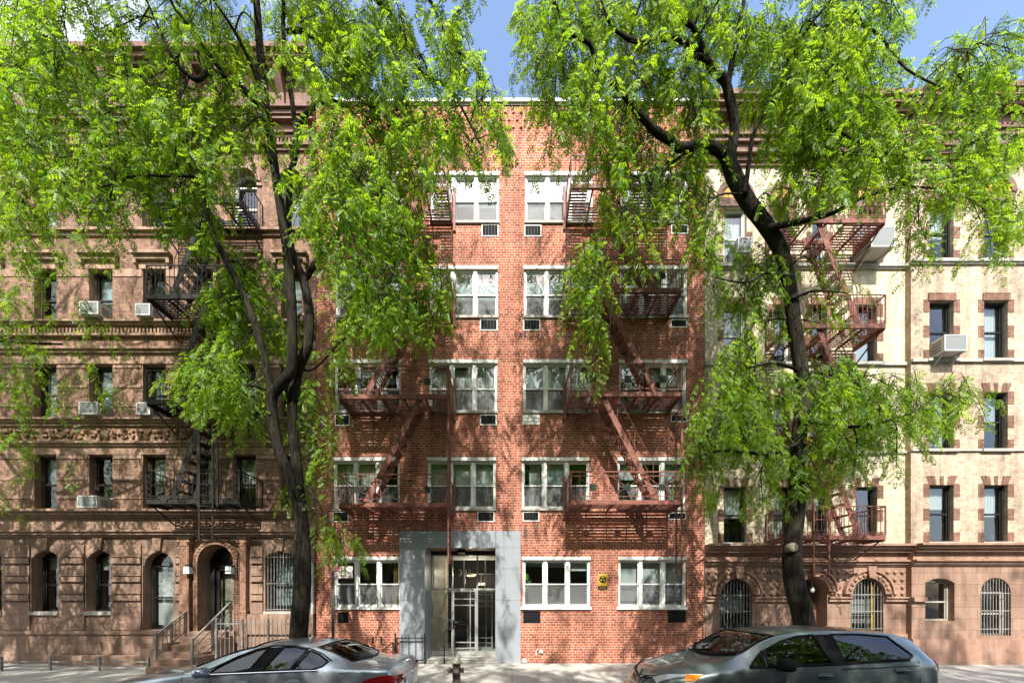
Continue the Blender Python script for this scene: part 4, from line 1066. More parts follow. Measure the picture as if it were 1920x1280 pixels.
# ---------------------------------------------------------------- window air conditioners
def ac_unit(label, px0, px1, py0, py1, out=.32, y0=0., group='white window air conditioners'):
    root = thing('air_conditioner', label, 'air conditioner', group)
    x0, x1, z0, z1 = FX(px0), FX(px1), FZ(py1), FZ(py0)
    b = MB(); b.box(x0, x1, y0-out, y0+.2, z0, z1); b.box(x0-.06, x1+.06, y0+.14, y0+.16, z1+.001, z1+.04)
    b.build('casing', M['ac_white'], root)
    g = MB(); g.box(x0+.035, x1-.035, y0-out-.012, y0-out-.001, z0+.035, z1-.035)
    for k in range(4):
        g.box(x1+.001, x1+.008, y0-out+.06, y0-.04, z0+.06+(z1-z0-.12)*k/4, z0+.06+(z1-z0-.12)*(k+.62)/4); g.box(x0-.008, x0-.001, y0-out+.06, y0-.04, z0+.06+(z1-z0-.12)*k/4, z0+.06+(z1-z0-.12)*(k+.62)/4)
    g.build('louvre', M['ac_louvre'], root)
    f = MB(); frame_rect(f, x0, x1, z0, z1, y0-out-.02, y0-out-.0125, .035); f.build('front_frame', M['ac_white'], root)
    k = MB()
    for x in (x0+.08, x1-.08): k.bar((x, y0-out+.08, z0-.02), (x, y0-.01, z0-.22), .03, .02); k.box(x-.015, x+.015, y0-out+.02, y0, z0-.02, z0-.002)
    k.build('bracket', M['ac_white'], root)
    seat_root(root, ((x0+x1)/2, y0, z0)); return root
ac_unit('white window air conditioner in brown brick house, far left column, top of three stacked', 172, 207, 581, 604)
ac_unit('white window air conditioner in far left column, middle of three stacked', 171, 206, 763, 786)
ac_unit('white window air conditioner in far left column just above the ledge over the ground floor', 168, 205, 934, 956)
ac_unit('white window air conditioner behind the railing under the black fire escape platform, upper floor', 273, 300, 584, 605, .3)
ac_unit('white window air conditioner under black fire escape platform, floor above the carved frieze', 275, 300, 764, 786, .3)
ac_unit('big white window air conditioner beside the topmost platform of the rusty red fire escape', 1600, 1643, 459, 495, .55)
ac_unit('white window air conditioner in top floor of cream house beside the right tree trunk', 1372, 1398, 463, 491, .3)
ac_unit('white window air conditioner in the tan projecting wall at the right edge', 1733, 1774, 650, 679, .35, -.17)

# ---------------------------------------------------------------- signs, hydrant, railings
root = thing('parking_sign', 'white no parking street sign with red arrow on a dark metal post', 'street sign')
dS = 8.6; c = W(656, 1073, dS); X = W(624, 1073, dS).x; yS = c.y
p = MB(); p.box(X-.028, X+.028, yS, yS+.035, .0, W(620, 1062, dS).z)
z = .1
while z < 3: p.box(X-.007, X+.007, yS-.002, yS-.0005, z, z+.014, 1); z += .025
p.build('post', [M['steel'], M['black']], root)
sx0, sx1, sz0, sz1 = W(627, 0, dS).x, W(661.5, 0, dS).x, W(0, 1083.5, dS).z, W(0, 1060.5, dS).z
q = MB(); q.box(sx0, sx1, yS-.008, yS-.004, sz0, sz1); panel = q.build('sign_panel', M['sign_white'], root)
q = MB(); t_ = .004; frame_rect(q, sx0+.004, sx1-.004, sz0+.004, sz1-.004, yS-.0095, yS-.0085, .005)
w_, h_ = sx1-sx0, sz1-sz0
q.box(sx0+.01, sx0+w_*.31, yS-.0098, yS-.0086, sz0+h_*.52, sz1-.010)
za = sz0+h_*.19; q.box(sx0+w_*.1, sx0+w_*.66, yS-.0097, yS-.0086, za-.007, za+.007)
for a, sg in ((sx0+w_*.06, 1), (sx0+w_*.70, -1)): q.prism_y([(a, za), (a+sg*.04, za-.02), (a+sg*.04, za+.02)], yS-.0097, yS-.0086)
q.build('red_marks', M['sign_red'], panel)
q = MB(); cx, cz = sx0+w_*.17, sz0+h_*.74
n = 24
for k in range(n):
    a0, a1 = 6.2832*k/n, 6.2832*(k+1)/n
    q.prism_y([(cx+.048*math.cos(a0), cz+.048*math.sin(a0)), (cx+.048*math.cos(a1), cz+.048*math.sin(a1)), (cx+.040*math.cos(a1), cz+.040*math.sin(a1)), (cx+.040*math.cos(a0), cz+.040*math.sin(a0))], yS-.0108, yS-.0099)
q.bar((cx-.031, yS-.0104, cz+.031), (cx+.031, yS-.0104, cz-.031), .008, .001, up=(0, 1, 0)); q.build('ring_symbol', M['sign_white'], panel)
text_obj('letter_p', 'P', .075, (cx, yS-.0102, cz-.026), M['sign_white'], panel, .0004, bold=.002)
for k, t in enumerate(('Monday', 'Thursday', '11am - 12:30pm')):
    text_obj('lettering', t, .040 if k < 2 else .033, (sx0+w_*.34, yS-.0086, sz1-.055-.046*k), M['sign_red'], panel, .0004, 'LEFT', bold=.0006)
seat_root(root, (X, yS+.017, 0))

root = thing('shelter_sign', 'small yellow and black shelter sign with three triangles screwed to the brick wall', 'wall sign')
x0, x1, z0, z1 = FX(1121.5), FX(1138.5), FZ(1104.5), FZ(1075.5); zm = z0+(z1-z0)*.24
b = MB(); b.box(x0, x1, -.012, -.002, zm, z1, 0); b.box(x0, x1, -.012, -.002, z0, zm-.001, 1); pl = b.build('sign_panel', [M['sign_yellow'], M['sign_black']], root)
b = MB(); cx, cz, rr = (x0+x1)/2, zm+(z1-zm)*.54, (x1-x0)*.40
n = 28; b.poly([(cx+rr*math.cos(-6.2832*k/n), -.0135, cz+rr*math.sin(-6.2832*k/n)) for k in range(n)][::-1], 0)
for (ox, oz, fl_) in ((0, .52, 1), (-.42, -.22, 1), (.42, -.22, 1)):
    s = rr*.36; ax, az = cx+ox*rr, cz+oz*rr; b.poly([(ax-s, -.0148, az+s*.6), (ax, -.0148, az-s*.7), (ax+s, -.0148, az+s*.6)], 1)
b.build('symbol', [M['sign_black'], M['sign_yellow']], pl)
text_obj('lettering', 'FALLOUT', .048, (cx, -.0125, zm-.045), M['sign_yellow'], pl, .0005); text_obj('lettering', 'SHELTER', .042, (cx, -.0125, z0+.014), M['sign_yellow'], pl, .0005)
seat_root(root, (cx, 0, z0))

root = thing('fire_hydrant', 'black fire hydrant with silver painted cap standing on the pavement before the entrance', 'hydrant')
hx, hy = W(856, 1230, 8.45).x, 8.45-D0
HT = W(856, 1227, 8.45).z
b = MB(); b.lathe([(.13, 0), (.13, .03), (.11, .04), (.09, .06), (.088, HT-.20), (.095, HT-.19)], (hx, hy, 0), 24); b.build('barrel', M['hydrant_black'], root, True)
b = MB(); b.lathe([(.10, HT-.195), (.125, HT-.18), (.125, HT-.16), (.105, HT-.15), (.10, HT-.13), (.085, HT-.085), (.055, HT-.05), (.03, HT-.045), (.028, HT-.01), (.015, HT)], (hx, hy, 0), 24); b.build('bonnet', M['hydrant_silver'], root, True)
b = MB(); zz = HT-.34
b.lathe([(.05, .0), (.05, -.10), (.065, -.10), (.065, -.15), (.03, -.155), (.022, -.19), (.01, -.19)], (hx-.02, hy, zz), 16, 0, 'x')
b.lathe([(.06, .0), (.06, -.10), (.078, -.10), (.078, -.15), (.03, -.155), (.022, -.19)], (hx, hy-.02, zz-.02), 16, 0, 'y')
b.lathe([(.05, .0), (.05, .11), (.06, .11), (.06, .14)], (hx+.02, hy, zz), 16, 0, 'x')
b.build('outlet', M['hydrant_black'], root, True)
seat_root(root, (hx, hy, 0))

def picket_fence(name, label, x0, x1, y, h, mat, pitch=.12, posts=2, group=None, spikes=True, z0=0., cat='railing'):
    root = thing(name, label, cat, group)
    p = MB()
    for k in range(posts+1): x = x0+(x1-x0)*k/posts; p.box(x-.025, x+.025, y-.025, y+.025, z0, z0+h); p.lathe([(.025, 0), (.035, .02), (.02, .05), (.0, .06)], (x, y, z0+h), 8)
    p.build('post', mat, root)
    r_ = MB()
    for zz in (z0+.12, z0+h-.10): r_.box(x0, x1, y-.012, y+.012, zz-.016, zz+.016)
    r_.build('rail', mat, root)
    k = MB(); x = x0+pitch
    while x < x1-.05:
        k.box(x-.008, x+.008, y-.008, y+.008, z0+.04, z0+h-.0)
        if spikes: k.prism_y([(x-.014, z0+h), (x+.014, z0+h), (x, z0+h+.07)], y-.006, y+.006)
        x += pitch
    k.build('picket', mat, root); seat_root(root, ((x0+x1)/2, y, z0)); return root
picket_fence('iron_fence', 'grey iron picket fence right of the brownstone stoop, partly behind the sedan', -8.2, -6.05, -.95, 1.36, M['iron_grey'], posts=3)
picket_fence('iron_fence', 'black spiked iron fence before the arched window at left of the cream house', 5.92, 8.0, -.95, 1.22, M['iron_black'], posts=2)
picket_fence('iron_fence', 'low black iron railing standing against the dark granite panel by the entrance', -3.48, -2.6, -.16, .88, M['iron_black'], pitch=.2, spikes=False, posts=1)
picket_fence('iron_fence', 'low grey iron fence along the areaway at the far left', -13.9, -9.9, -1.15, .34, M['iron_grey'], pitch=9, spikes=False, posts=3)
root = thing('cellar_rail', 'black iron cellar stair rail sloping down at the brick wall behind the sedan boot', 'railing')
b = MB(); a = Vector((FX(744), -.35, FZ(1201))); e = Vector((FX(705), -.35, FZ(1231)))
b.bar(a, e, .04, .03); b.bar(a-Vector((0, 0, .22)), e-Vector((0, 0, .16)), .03, .02); b.build('handrail', M['iron_black'], root)
b = MB()
for q in (a, e, a.lerp(e, .5)): b.box(q.x-.018, q.x+.018, -.37, -.33, 0, q.z)
b.build('post', M['iron_black'], root)
b = MB(); 
for px in (700, 716): b.tube([(FX(px), -.05, FZ(1203)), (FX(px), -.09, FZ(1200)), (FX(px), -.09, FZ(1194)), (FX(px), -.02, FZ(1193))], .02, 6)
b.build('hose_hook', M['iron_black'], root)
root = thing('step_handrail', 'short black iron handrail at the step of the glass entrance', 'railing')
b = MB(); x = FX(834); b.tube([(x, -.10, 0), (x, -.10, .93), (x+.05, .03, 1.0), (x+.22, .75, 1.06), (x+.24, .8, 1.0)], .02, 8); b.build('handrail', M['iron_black'], root)
b = MB(); b.tube([(x+.2, .68, .1), (x+.2, .68, 1.05)], .018, 8); b.build('post', M['iron_black'], root)

def stoop_rail(label, x, ya, yb, za, zb, mat, h=.86, scroll=True):
    root = thing('stoop_railing', label, 'railing')
    b = MB(); b.bar((x, ya, za+h), (x, yb, zb+h), .045, .035); b.bar((x, ya, za+.16), (x, yb, zb+.16), .025, .025); b.bar((x, ya, za+.62), (x, yb, zb+.62), .02, .02); b.build('handrail', mat, root)
    p = MB()
    for u in (0, .5, 1): y, z = ya+(yb-ya)*u, za+(zb-za)*u; p.box(x-.025, x+.025, y-.025, y+.025, z, z+h+(.06 if u == 0 else 0))
    p.build('post', mat, root)
    s = MB()
    n = 7
    for k in range(n):
        u = (k+.5)/n; y, z = ya+(yb-ya)*u, za+(zb-za)*u
        if not scroll: s.box(x-.008, x+.008, y-.008, y+.008, z+.16, z+h); continue
        pts = []
        for q in range(26):
            t_ = q/25*2*math.pi*1.4; rr = .10*(1-q/30); sg = 1 if k % 2 else -1
            pts.append((x, y+sg*(rr*math.cos(t_)-.04), z+.40+rr*1.3*math.sin(t_)))
        s.tube(pts, .008, 5)
    s.build('scroll' if scroll else 'picket', mat, root); seat_root(root, (x, ya, za)); return root
stoop_rail('grey iron stoop railing with curled scrolls, right side of the brownstone steps', -8.36, -1.56, -.2, .0, .99, M['iron_grey'])
stoop_rail('short grey iron stoop railing at the left side of the brownstone steps', -9.56, -1.3, -.35, .25, .85, M['iron_grey'], h=.72, scroll=False)
# ---------------------------------------------------------------- cars
def spline(pts):
    xs = np.array([p[0] for p in pts], float); ys = np.array([p[1] for p in pts], float)
    d = np.diff(ys)/np.diff(xs); t = np.zeros(len(xs)); t[0], t[-1] = d[0], d[-1]
    for i in range(1, len(xs)-1):
        t[i] = 0 if d[i-1]*d[i] <= 0 else 2*d[i-1]*d[i]/(d[i-1]+d[i])
    def f(x):
        x = min(max(x, xs[0]), xs[-1]); i = min(int(np.searchsorted(xs, x, 'right'))-1, len(xs)-2); i = max(i, 0)
        h = xs[i+1]-xs[i]; u = (x-xs[i])/h
        return float((2*u**3-3*u**2+1)*ys[i] + (u**3-2*u**2+u)*h*t[i] + (-2*u**3+3*u**2)*ys[i+1] + (u**3-u**2)*h*t[i+1])
    return f
def inpoly(x, y, P):
    c = False; j = len(P)-1
    for i in range(len(P)):
        if (P[i][1] > y) != (P[j][1] > y) and x < (P[j][0]-P[i][0])*(y-P[i][1])/(P[j][1]-P[i][1])+P[i][0]: c = not c
        j = i
    return c
class Car:
    def __init__(s, x0, yc, length, top, belt, wb, we, drop, sill=.22):
        s.x0, s.yc, s.len = x0, yc, length
        s.top, s.belt, s.wb, s.we, s.drop = map(spline, (top, belt, wb, we, drop)); s.sill = sill; s.z0 = -.15
    def edge(s, u): return s.we(u), max(s.top(u)-s.drop(u), s.belt(u)+.012)
    def side(s, u, z, off=0.):                      # half width at height z above the belt
        we, ze = s.edge(u); b = s.belt(u); w0 = s.wb(u)*.965
        f = min(max((z-b)/(ze-b), 0), 1); return w0+(we-w0)*f**1.15+off
    def roofz(s, u, y):
        we, ze = s.edge(u); f = min(abs(y)/we, 1); return ze+(s.top(u)-ze)*(1-f**2.2)
    def P(s, u, y, z): return (s.x0+u, s.yc+y, s.z0+z)
    def section(s, u):
        w, b = s.wb(u), s.belt(u); zb = s.sill + (.06 if u < .25 or u > s.len-.25 else 0)
        pts = [(.0, zb), (.80*w, zb), (.93*w, zb+.03), (.985*w, zb+.12), (1.*w, zb+(b-zb)*.40), (1.005*w, zb+(b-zb)*.62), (w, b-.12), (.992*w, b-.05), (.965*w, b)]
        k0 = len(pts)-1
        we, ze = s.edge(u)
        for i in range(1, 19): z = b+(ze-b)*i/18; pts.append((s.side(u, z), z))
        k1 = len(pts)-1
        for i in range(1, 13):
            f = 1-i/12; y = we*f; pts.append((y, s.roofz(u, y)))
        return pts, k0, k1
    def body(s, parent, mat, holes_side, holes_top):
        us = sorted(set([0, .012, .03, .06, .1] + list(np.arange(.14, s.len-.12, .02)) + [s.len-.1, s.len-.06, s.len-.03, s.len-.012, s.len]))
        v = []; f = []; secs = []
        for u in us:
            pts, k0, k1 = s.section(u); secs.append(len(v))
            half = [s.P(u, -y, z) for y, z in pts]; oth = [s.P(u, y, z) for y, z in reversed(pts[1:-1])]
            v += half+oth
        m = len(pts); n = 2*m-2
        info = [s.section(u)[0] for u in us]
        for i in range(len(us)-1):
            uc = (us[i]+us[i+1])/2
            for j in range(n):
                jj = (j+1) % n
                a = j if j < m else n-j; b_ = jj if jj < m else n-jj
                lo = min(a, b_)
                pm = [(info[i][a][q]+info[i][b_][q]+info[i+1][a][q]+info[i+1][b_][q])/4 for q in (0, 1)]
                if k0 <= lo < k1 and any(inpoly(uc, pm[1], h) for h in holes_side): continue
                if lo >= k1 and any(h(uc, pm[0]) for h in holes_top): continue
                f.append((secs[i]+j, secs[i+1]+j, secs[i+1]+jj, secs[i]+jj))
        f.append(tuple(range(secs[0], secs[0]+n))); f.append(tuple(range(secs[-1]+n-1, secs[-1]-1, -1)))
        me = bpy.data.meshes.new('body'); me.from_pydata(v, [], f); me.materials.append(mat)
        me.polygons.foreach_set('use_smooth', [True]*len(f)); me.update()
        o = bpy.data.objects.new('body', me); COL.objects.link(o); o.parent = parent; return o
    def sidepoly(s, poly, off, sgn, sub=6):
        out_ = []
        for i in range(len(poly)):
            a, b = poly[i], poly[(i+1) % len(poly)]
            for k in range(sub):
                t = k/sub; u, z = a[0]+(b[0]-a[0])*t, a[1]+(b[1]-a[1])*t
                out_.append(s.P(u, sgn*s.side(u, z, off), z))
        return out_
    def wheel(s, u, parent):
        for sgn in (-1, 1):
            c = s.P(u, sgn*(max(s.wb(u-.3), s.wb(u+.3))-.085), .33)
            t = MB(); t.lathe([(.20, -.10), (.31, -.105), (.33, -.08), (.33, .08), (.31, .105), (.20, .10)], c, 28, 0, 'y'); wo = t.build('wheel', M['rubber'], parent, True)
            r_ = MB(); r_.lathe([(.215, -.09), (.215, .09)], c, 28, 0, 'y')
            for k in range(10):
                a = 6.2832*k/10; r_.bar((c[0]+.04*math.cos(a), c[1]+sgn*.085, c[2]+.04*math.sin(a)), (c[0]+.2*math.cos(a), c[1]+sgn*.10, c[2]+.2*math.sin(a)), .03, .03)
            r_.build('rim', M['chrome'], wo)
            a_ = MB(); a_.lathe([(.385, -.01), (.385, .012)], s.P(u, sgn*(max(s.wb(u-.3), s.wb(u+.3))+.004), .34), 28, 0, 'y'); a_.build('wheel_arch', M['black'], parent)
    def topglass(s, parent, name, mat, base, head, yb, yh, curve_b, curve_h, off=.004):
        nu, ny = 10, 14; v = []; f = []
        for i in range(nu+1):
            t = i/nu
            for j in range(ny+1):
                q = -1+2*j/ny; y = q*(yb+(yh-yb)*t); u = (base+curve_b*q*q)+((head+curve_h*q*q)-(base+curve_b*q*q))*t
                y = max(-s.we(u)*.985, min(s.we(u)*.985, y)); v.append(s.P(u, y, s.roofz(u, y)+off))
        for i in range(nu):
            for j in range(ny): a = i*(ny+1)+j; f.append((a, a+1, a+ny+2, a+ny+1))
        me = bpy.data.meshes.new(name); me.from_pydata(v, [], f); me.materials.append(mat); me.polygons.foreach_set('use_smooth', [True]*len(f)); me.update()
        o = bpy.data.objects.new(name, me); COL.objects.link(o); o.parent = parent
        t = MB()
        for i0, i1 in ((0, ny), ((nu)*(ny+1), nu*(ny+1)+ny)): t.tube(v[i0:i1+1], .014, 6)
        for j in (0, ny): t.tube([v[i*(ny+1)+j] for i in range(nu+1)], .016, 6)
        t.build('rubber_seal', M['black'], o); return o
    def windows(s, parent, polys, mats):
        for sgn in (-1, 1):
            for P_, mt in zip(polys, mats):
                g = MB(); g.poly(s.sidepoly(P_, -.004, sgn)); go = g.build('side_window', mt, parent)
                t = MB(); q = s.sidepoly(P_, .001, sgn); t.tube(q+[q[0], q[1]], .016, 6); t.build('rubber_seal', M['black'], go)
    def strip(s, pts, r_, mat, name, parent, off=.004, sides=(-1, 1)):
        for sgn in sides:
            t = MB(); t.tube([s.P(u, sgn*s.side(u, z, off), z) if z > s.belt(u) else s.P(u, sgn*(s.wb(u)*(1.0 if z < s.belt(u)-.04 else .98)+off), z) for u, z in pts], r_, 6); t.build(name, mat, parent)

def box_round(mb, c, sx, sy, sz, mi=0, n=16, ex=.4):
    v = []; f = []; k = 9
    for i in range(k):
        ph = -math.pi/2+math.pi*i/(k-1)
        for j in range(n):
            a = 2*math.pi*j/n; sp_ = lambda t, e: math.copysign(abs(t)**e, t)
            v.append((c[0]+sx*sp_(math.cos(ph), ex)*sp_(math.cos(a), ex), c[1]+sy*sp_(math.cos(ph), ex)*sp_(math.sin(a), ex), c[2]+sz*sp_(math.sin(ph), ex)))
    for i in range(k-1):
        for j in range(n): f.append((i*n+j, i*n+(j+1) % n, (i+1)*n+(j+1) % n, (i+1)*n+j))
    mb.add(v, f, mi)
def interior(car, parent, useats, zfloor, wheel_u, dash_u, h0):
    b = MB()
    for k_, u in enumerate(useats):
        h = h0-.16*k_
        for y in (-.37, .37):
            box_round(b, car.P(u, y, zfloor+.35), .26, .24, .12); 
            box_round(b, car.P(u+.30, y, zfloor+h*.68), .10, .24, h*.34); box_round(b, car.P(u+.34, y, zfloor+h), .06, .14, .10)
    b.build('seat', M['seat'], parent, True)
    b = MB(); box_round(b, car.P(dash_u, 0, car.belt(dash_u)-.06), .22, .74, .12); b.build('dashboard', M['seat'], parent, True)
    b = MB(); c = Vector(car.P(wheel_u, -.37, car.belt(wheel_u)+.02)); pts = []
    for k in range(25):
        a = 6.2832*k/24; pts.append(c+Vector((.07*math.sin(a), .18*math.cos(a), .17*math.sin(a))))
    b.tube(pts, .016, 6); b.tube([c, c+Vector((-.2, 0, -.12))], .03, 8); b.tube([c-Vector((0, .17, 0)), c+Vector((0, .17, 0))], .014, 6); b.build('steering_wheel', M['black'], parent, True)
def mirror(car, u, z, parent, mat, sy=.12, sz=.075, sx=.09):
    for sgn in (-1, 1):
        b = MB(); y = sgn*(car.wb(u)+.13)
        box_round(b, car.P(u, y, z+.06), sx, sy, sz, ex=.68); b.bar(car.P(u-.03, sgn*(car.wb(u)-.05), z-.03), car.P(u, y, z+.02), .06, .04)
        b.build('wing_mirror', mat, parent, True)
def handle(car, u, z, parent, mat):
    for sgn in (-1, 1):
        b = MB(); y = sgn*(car.wb(u)+.018); box_round(b, car.P(u, y, z), .11, .014, .018); box_round(b, car.P(u, sgn*(car.wb(u)-.004), z-.005), .085, .012, .045); b.build('door_handle', mat, parent, True)

# --- silver sedan, parked nose to the left
root = thing('parked_sedan', 'blue-grey silver four-door sedan parked nose left beside the hydrant', 'car')
YC = -4.66
S = Car(-6.75, YC, 4.9,
        [(0, .60), (.05, .70), (.3, .79), (.8, .89), (1.45, .985), (1.7, 1.07), (2.1, 1.235), (2.5, 1.355), (2.9, 1.40), (3.3, 1.385), (3.65, 1.325), (4.0, 1.19), (4.28, 1.075), (4.5, 1.05), (4.78, 1.03), (4.86, .98), (4.9, .86)],
        [(0, .52), (.2, .68), (.8, .80), (1.5, .90), (2.5, .955), (3.6, 1.0), (4.3, 1.0), (4.75, .98), (4.9, .80)],
        [(0, .50), (.03, .60), (.1, .70), (.3, .81), (.8, .895), (1.6, .925), (3.2, .93), (4.2, .91), (4.6, .86), (4.8, .79), (4.88, .70), (4.9, .62)],
        [(0, .36), (.2, .58), (.8, .70), (1.5, .745), (2.0, .70), (2.5, .63), (3.3, .60), (3.7, .615), (4.2, .68), (4.5, .72), (4.9, .48)],
        [(0, .04), (1.4, .05), (2.2, .05), (3.3, .05), (4.2, .045), (4.9, .05)])
sw = [[(1.98, .945), (2.15, 1.06), (2.35, 1.17), (2.6, 1.27), (2.80, 1.325), (2.62, .972)], [(2.84, .985), (3.03, 1.33), (3.22, 1.325), (3.42, 1.29), (3.27, .998)], [(3.32, 1.0), (3.47, 1.275), (3.65, 1.21), (3.82, 1.11), (3.76, 1.045), (3.6, 1.005)]]
ws = lambda u, y: 1.52+.20*(y/.74)**2 < u < 2.46+.06*(y/.6)**2 and abs(y) < S.we(u)*.95
bl = lambda u, y: 3.62-.05*(y/.6)**2 < u < 4.24-.12*(y/.66)**2 and abs(y) < S.we(u)*.9
S.body(root, M['paint_silver'], sw, [ws, bl])
S.windows(root, sw, [M['carglass'], M['carglass'], M['carglass_dark']])
S.topglass(root, 'windscreen', M['carglass'], 1.50, 2.48, .72, .62, .21, .06); S.topglass(root, 'rear_window', M['carglass_dark'], 4.26, 3.60, .62, .56, -.12, -.05)
S.strip([(1.6, .935), (1.98, .93), (2.6, .955), (3.27, .983), (3.7, .995)], .012, M['chrome'], 'belt_moulding', root)
def side_panel(car, poly, parent, name='door_pillar'):
    a, b_, c, d = poly                                        # lower front, upper front, upper rear, lower rear
    for sgn in (-1, 1):
        b = MB(); n = 10; rows_ = []
        for i in range(n+1):
            t = i/n; p, q = [a[k]+(b_[k]-a[k])*t for k in (0, 1)], [d[k]+(c[k]-d[k])*t for k in (0, 1)]
            rows_.append([car.P(p[0]+(q[0]-p[0])*f, sgn*car.side(p[0]+(q[0]-p[0])*f, p[1]+(q[1]-p[1])*f, .009), p[1]+(q[1]-p[1])*f) for f in (0, .5, 1)])
        for i in range(n):
            for k in (0, 1): b.quad(rows_[i][k], rows_[i][k+1], rows_[i+1][k+1], rows_[i+1][k])
        b.build(name, M['black'], parent)
side_panel(S, [(2.635, .972), (2.815, 1.325), (3.02, 1.33), (2.83, .985)], root); side_panel(S, [(3.28, 1.0), (3.43, 1.285), (3.46, 1.275), (3.31, 1.0)], root)
S.strip([(1.9, .96), (2.15, 1.085), (2.35, 1.195), (2.6, 1.295), (2.85, 1.345), (3.2, 1.345), (3.48, 1.295), (3.68, 1.225), (3.86, 1.12)], .012, M['black'], 'window_trim', root)
interior(S, root, (2.45, 3.12), .28, 2.0, 1.75, .98)
mirror(S, 2.02, .93, root, M['paint_silver']); handle(S, 3.35, .82, root, M['paint_silver']); handle(S, 2.55, .80, root, M['paint_silver'])
S.wheel(.92, root); S.wheel(3.82, root)
for sgn in (-1, 1):
    b = MB(); n = 10; up = spline([(4.40, .815), (4.55, .875), (4.75, .905), (4.9, .89)]); dn = spline([(4.40, .805), (4.5, .755), (4.7, .735), (4.9, .735)])
    for i in range(n):
        u0, u1 = 4.40+.495*i/n, 4.40+.495*(i+1)/n
        for k in range(4):
            q = [(u, dn(u)+(up(u)-dn(u))*f) for u, f in ((u0, k/4), (u1, k/4), (u1, (k+1)/4), (u0, (k+1)/4))]
            b.quad(*[S.P(u, sgn*(S.wb(u)*1.004+.008), z) for u, z in q])
    b.quad(*[S.P(4.908, sgn*y, z) for y, z in ((S.wb(4.895)*1.004+.008, .735), (.34, .75), (.30, .83), (S.wb(4.895)*1.004+.008, .89))])
    b.build('tail_light', M['lens_red'], root)
    b = MB(); box_round(b, S.P(.13, sgn*.62, .62), .10, .16, .07); b.build('headlight', M['lens_clear'], root, True)
b = MB(); b.box(*[S.x0+4.90, S.x0+4.935], S.yc-.26, S.yc+.26, S.z0+.60, S.z0+.74); b.build('number_plate', M['sign_white'], root)
b = MB(); b.tube([S.P(4.895, -.45, .80), S.P(4.93, -.2, .805), S.P(4.93, .2, .805), S.P(4.895, .45, .80)], .018, 8); b.tube([S.P(4.86, -.72, .42), S.P(4.95, -.4, .42), S.P(4.95, .4, .42), S.P(4.86, .72, .42)], .07, 10); b.build('rear_bumper', M['paint_silver'], root)
b = MB(); b.prism_y([(S.x0+3.30, S.z0+1.375), (S.x0+3.52, S.z0+1.345), (S.x0+3.48, S.z0+1.40)], S.yc-.03, S.yc+.03); b.build('roof_antenna', M['paint_silver'], root)
for x, z0_, z1_ in ((1.60, .35, .90), (2.68, .35, .955), (3.72, .5, .99)): S.strip([(x, z0_), (x-.02, (z0_+z1_)/2), (x+.0, z1_)], .0045, M['black'], 'door_gap', root, .0015)
S.strip([(4.05, .955), (4.4, .965), (4.7, .95), (4.84, .90)], .004, M['black'], 'boot_gap', root, .0)
b = MB(); b.tube([S.P(1.45+.2*q*q, q*.66, S.roofz(1.45+.2*q*q, q*.66)+.012) for q in [-1+.1*k for k in range(21)]], .025, 6); b.build('cowl', M['black'], root)
seat_root(root, (S.x0+2.45, S.yc, -.15))

# --- grey people carrier, parked nose to the left
root = thing('parked_minivan', 'dark grey-green minivan parked nose left in front of the right tree', 'car')
V = Car(2.25, YC, 4.62,
        [(0, .66), (.06, .78), (.2, .89), (.5, 1.0), (.9, 1.10), (1.15, 1.15), (1.45, 1.30), (1.8, 1.49), (2.05, 1.57), (2.4, 1.615), (2.9, 1.635), (3.5, 1.62), (4.0, 1.575), (4.25, 1.50), (4.42, 1.36), (4.52, 1.18), (4.6, .98), (4.62, .85)],
        [(0, .56), (.3, .80), (1.0, .955), (1.6, 1.02), (2.5, 1.06), (3.5, 1.11), (4.2, 1.15), (4.45, 1.10), (4.6, .90), (4.62, .75)],
        [(0, .46), (.04, .58), (.1, .68), (.3, .81), (.8, .91), (1.5, .945), (3, .95), (4, .93), (4.35, .88), (4.55, .78), (4.62, .66)],
        [(0, .34), (.3, .58), (.8, .68), (1.15, .74), (1.5, .72), (1.85, .675), (2.3, .65), (3.3, .64), (4, .61), (4.4, .60), (4.62, .5)],
        [(0, .04), (1.2, .05), (2.2, .055), (3.6, .055), (4.3, .05), (4.62, .05)])
vw = [[(1.47, 1.045), (1.69, 1.25), (1.70, 1.055)], [(1.76, 1.06), (1.765, 1.285), (2.07, 1.43), (2.35, 1.505), (2.62, 1.53), (2.76, 1.10)], [(2.95, 1.115), (2.92, 1.54), (3.4, 1.535), (3.85, 1.50), (4.06, 1.22), (3.97, 1.17)]]
ws = lambda u, y: 1.17+.26*(y/.74)**2 < u < 1.86+.12*(y/.68)**2 and abs(y) < V.we(u)*.95
rw = lambda u, y: 4.30 < u < 4.50 and abs(y) < V.we(u)*.85
V.body(root, M['paint_grey'], vw, [ws, rw])
V.windows(root, vw, [M['carglass'], M['carglass'], M['carglass_dark']])
V.topglass(root, 'windscreen', M['carglass'], 1.15, 1.88, .73, .67, .27, .12); V.topglass(root, 'rear_window', M['carglass_dark'], 4.52, 4.28, .54, .52, -.03, -.03)
side_panel(V, [(2.77, 1.10), (2.64, 1.53), (2.91, 1.54), (2.94, 1.115)], root)
V.strip([(1.70, 1.06), (1.73, 1.28)], .03, M['black'], 'mirror_mount', root, -.012)
V.strip([(1.46, 1.03), (1.76, 1.045), (2.78, 1.085), (3.97, 1.15)], .011, M['black'], 'belt_moulding', root)
interior(V, root, (2.2, 3.2), .42, 1.75, 1.45, 1.02)
mirror(V, 1.92, 1.05, root, M['black'], .13, .10, .10); handle(V, 2.6, .92, root, M['paint_grey']); handle(V, 3.8, 1.0, root, M['paint_grey'])
V.wheel(.88, root); V.wheel(3.72, root)
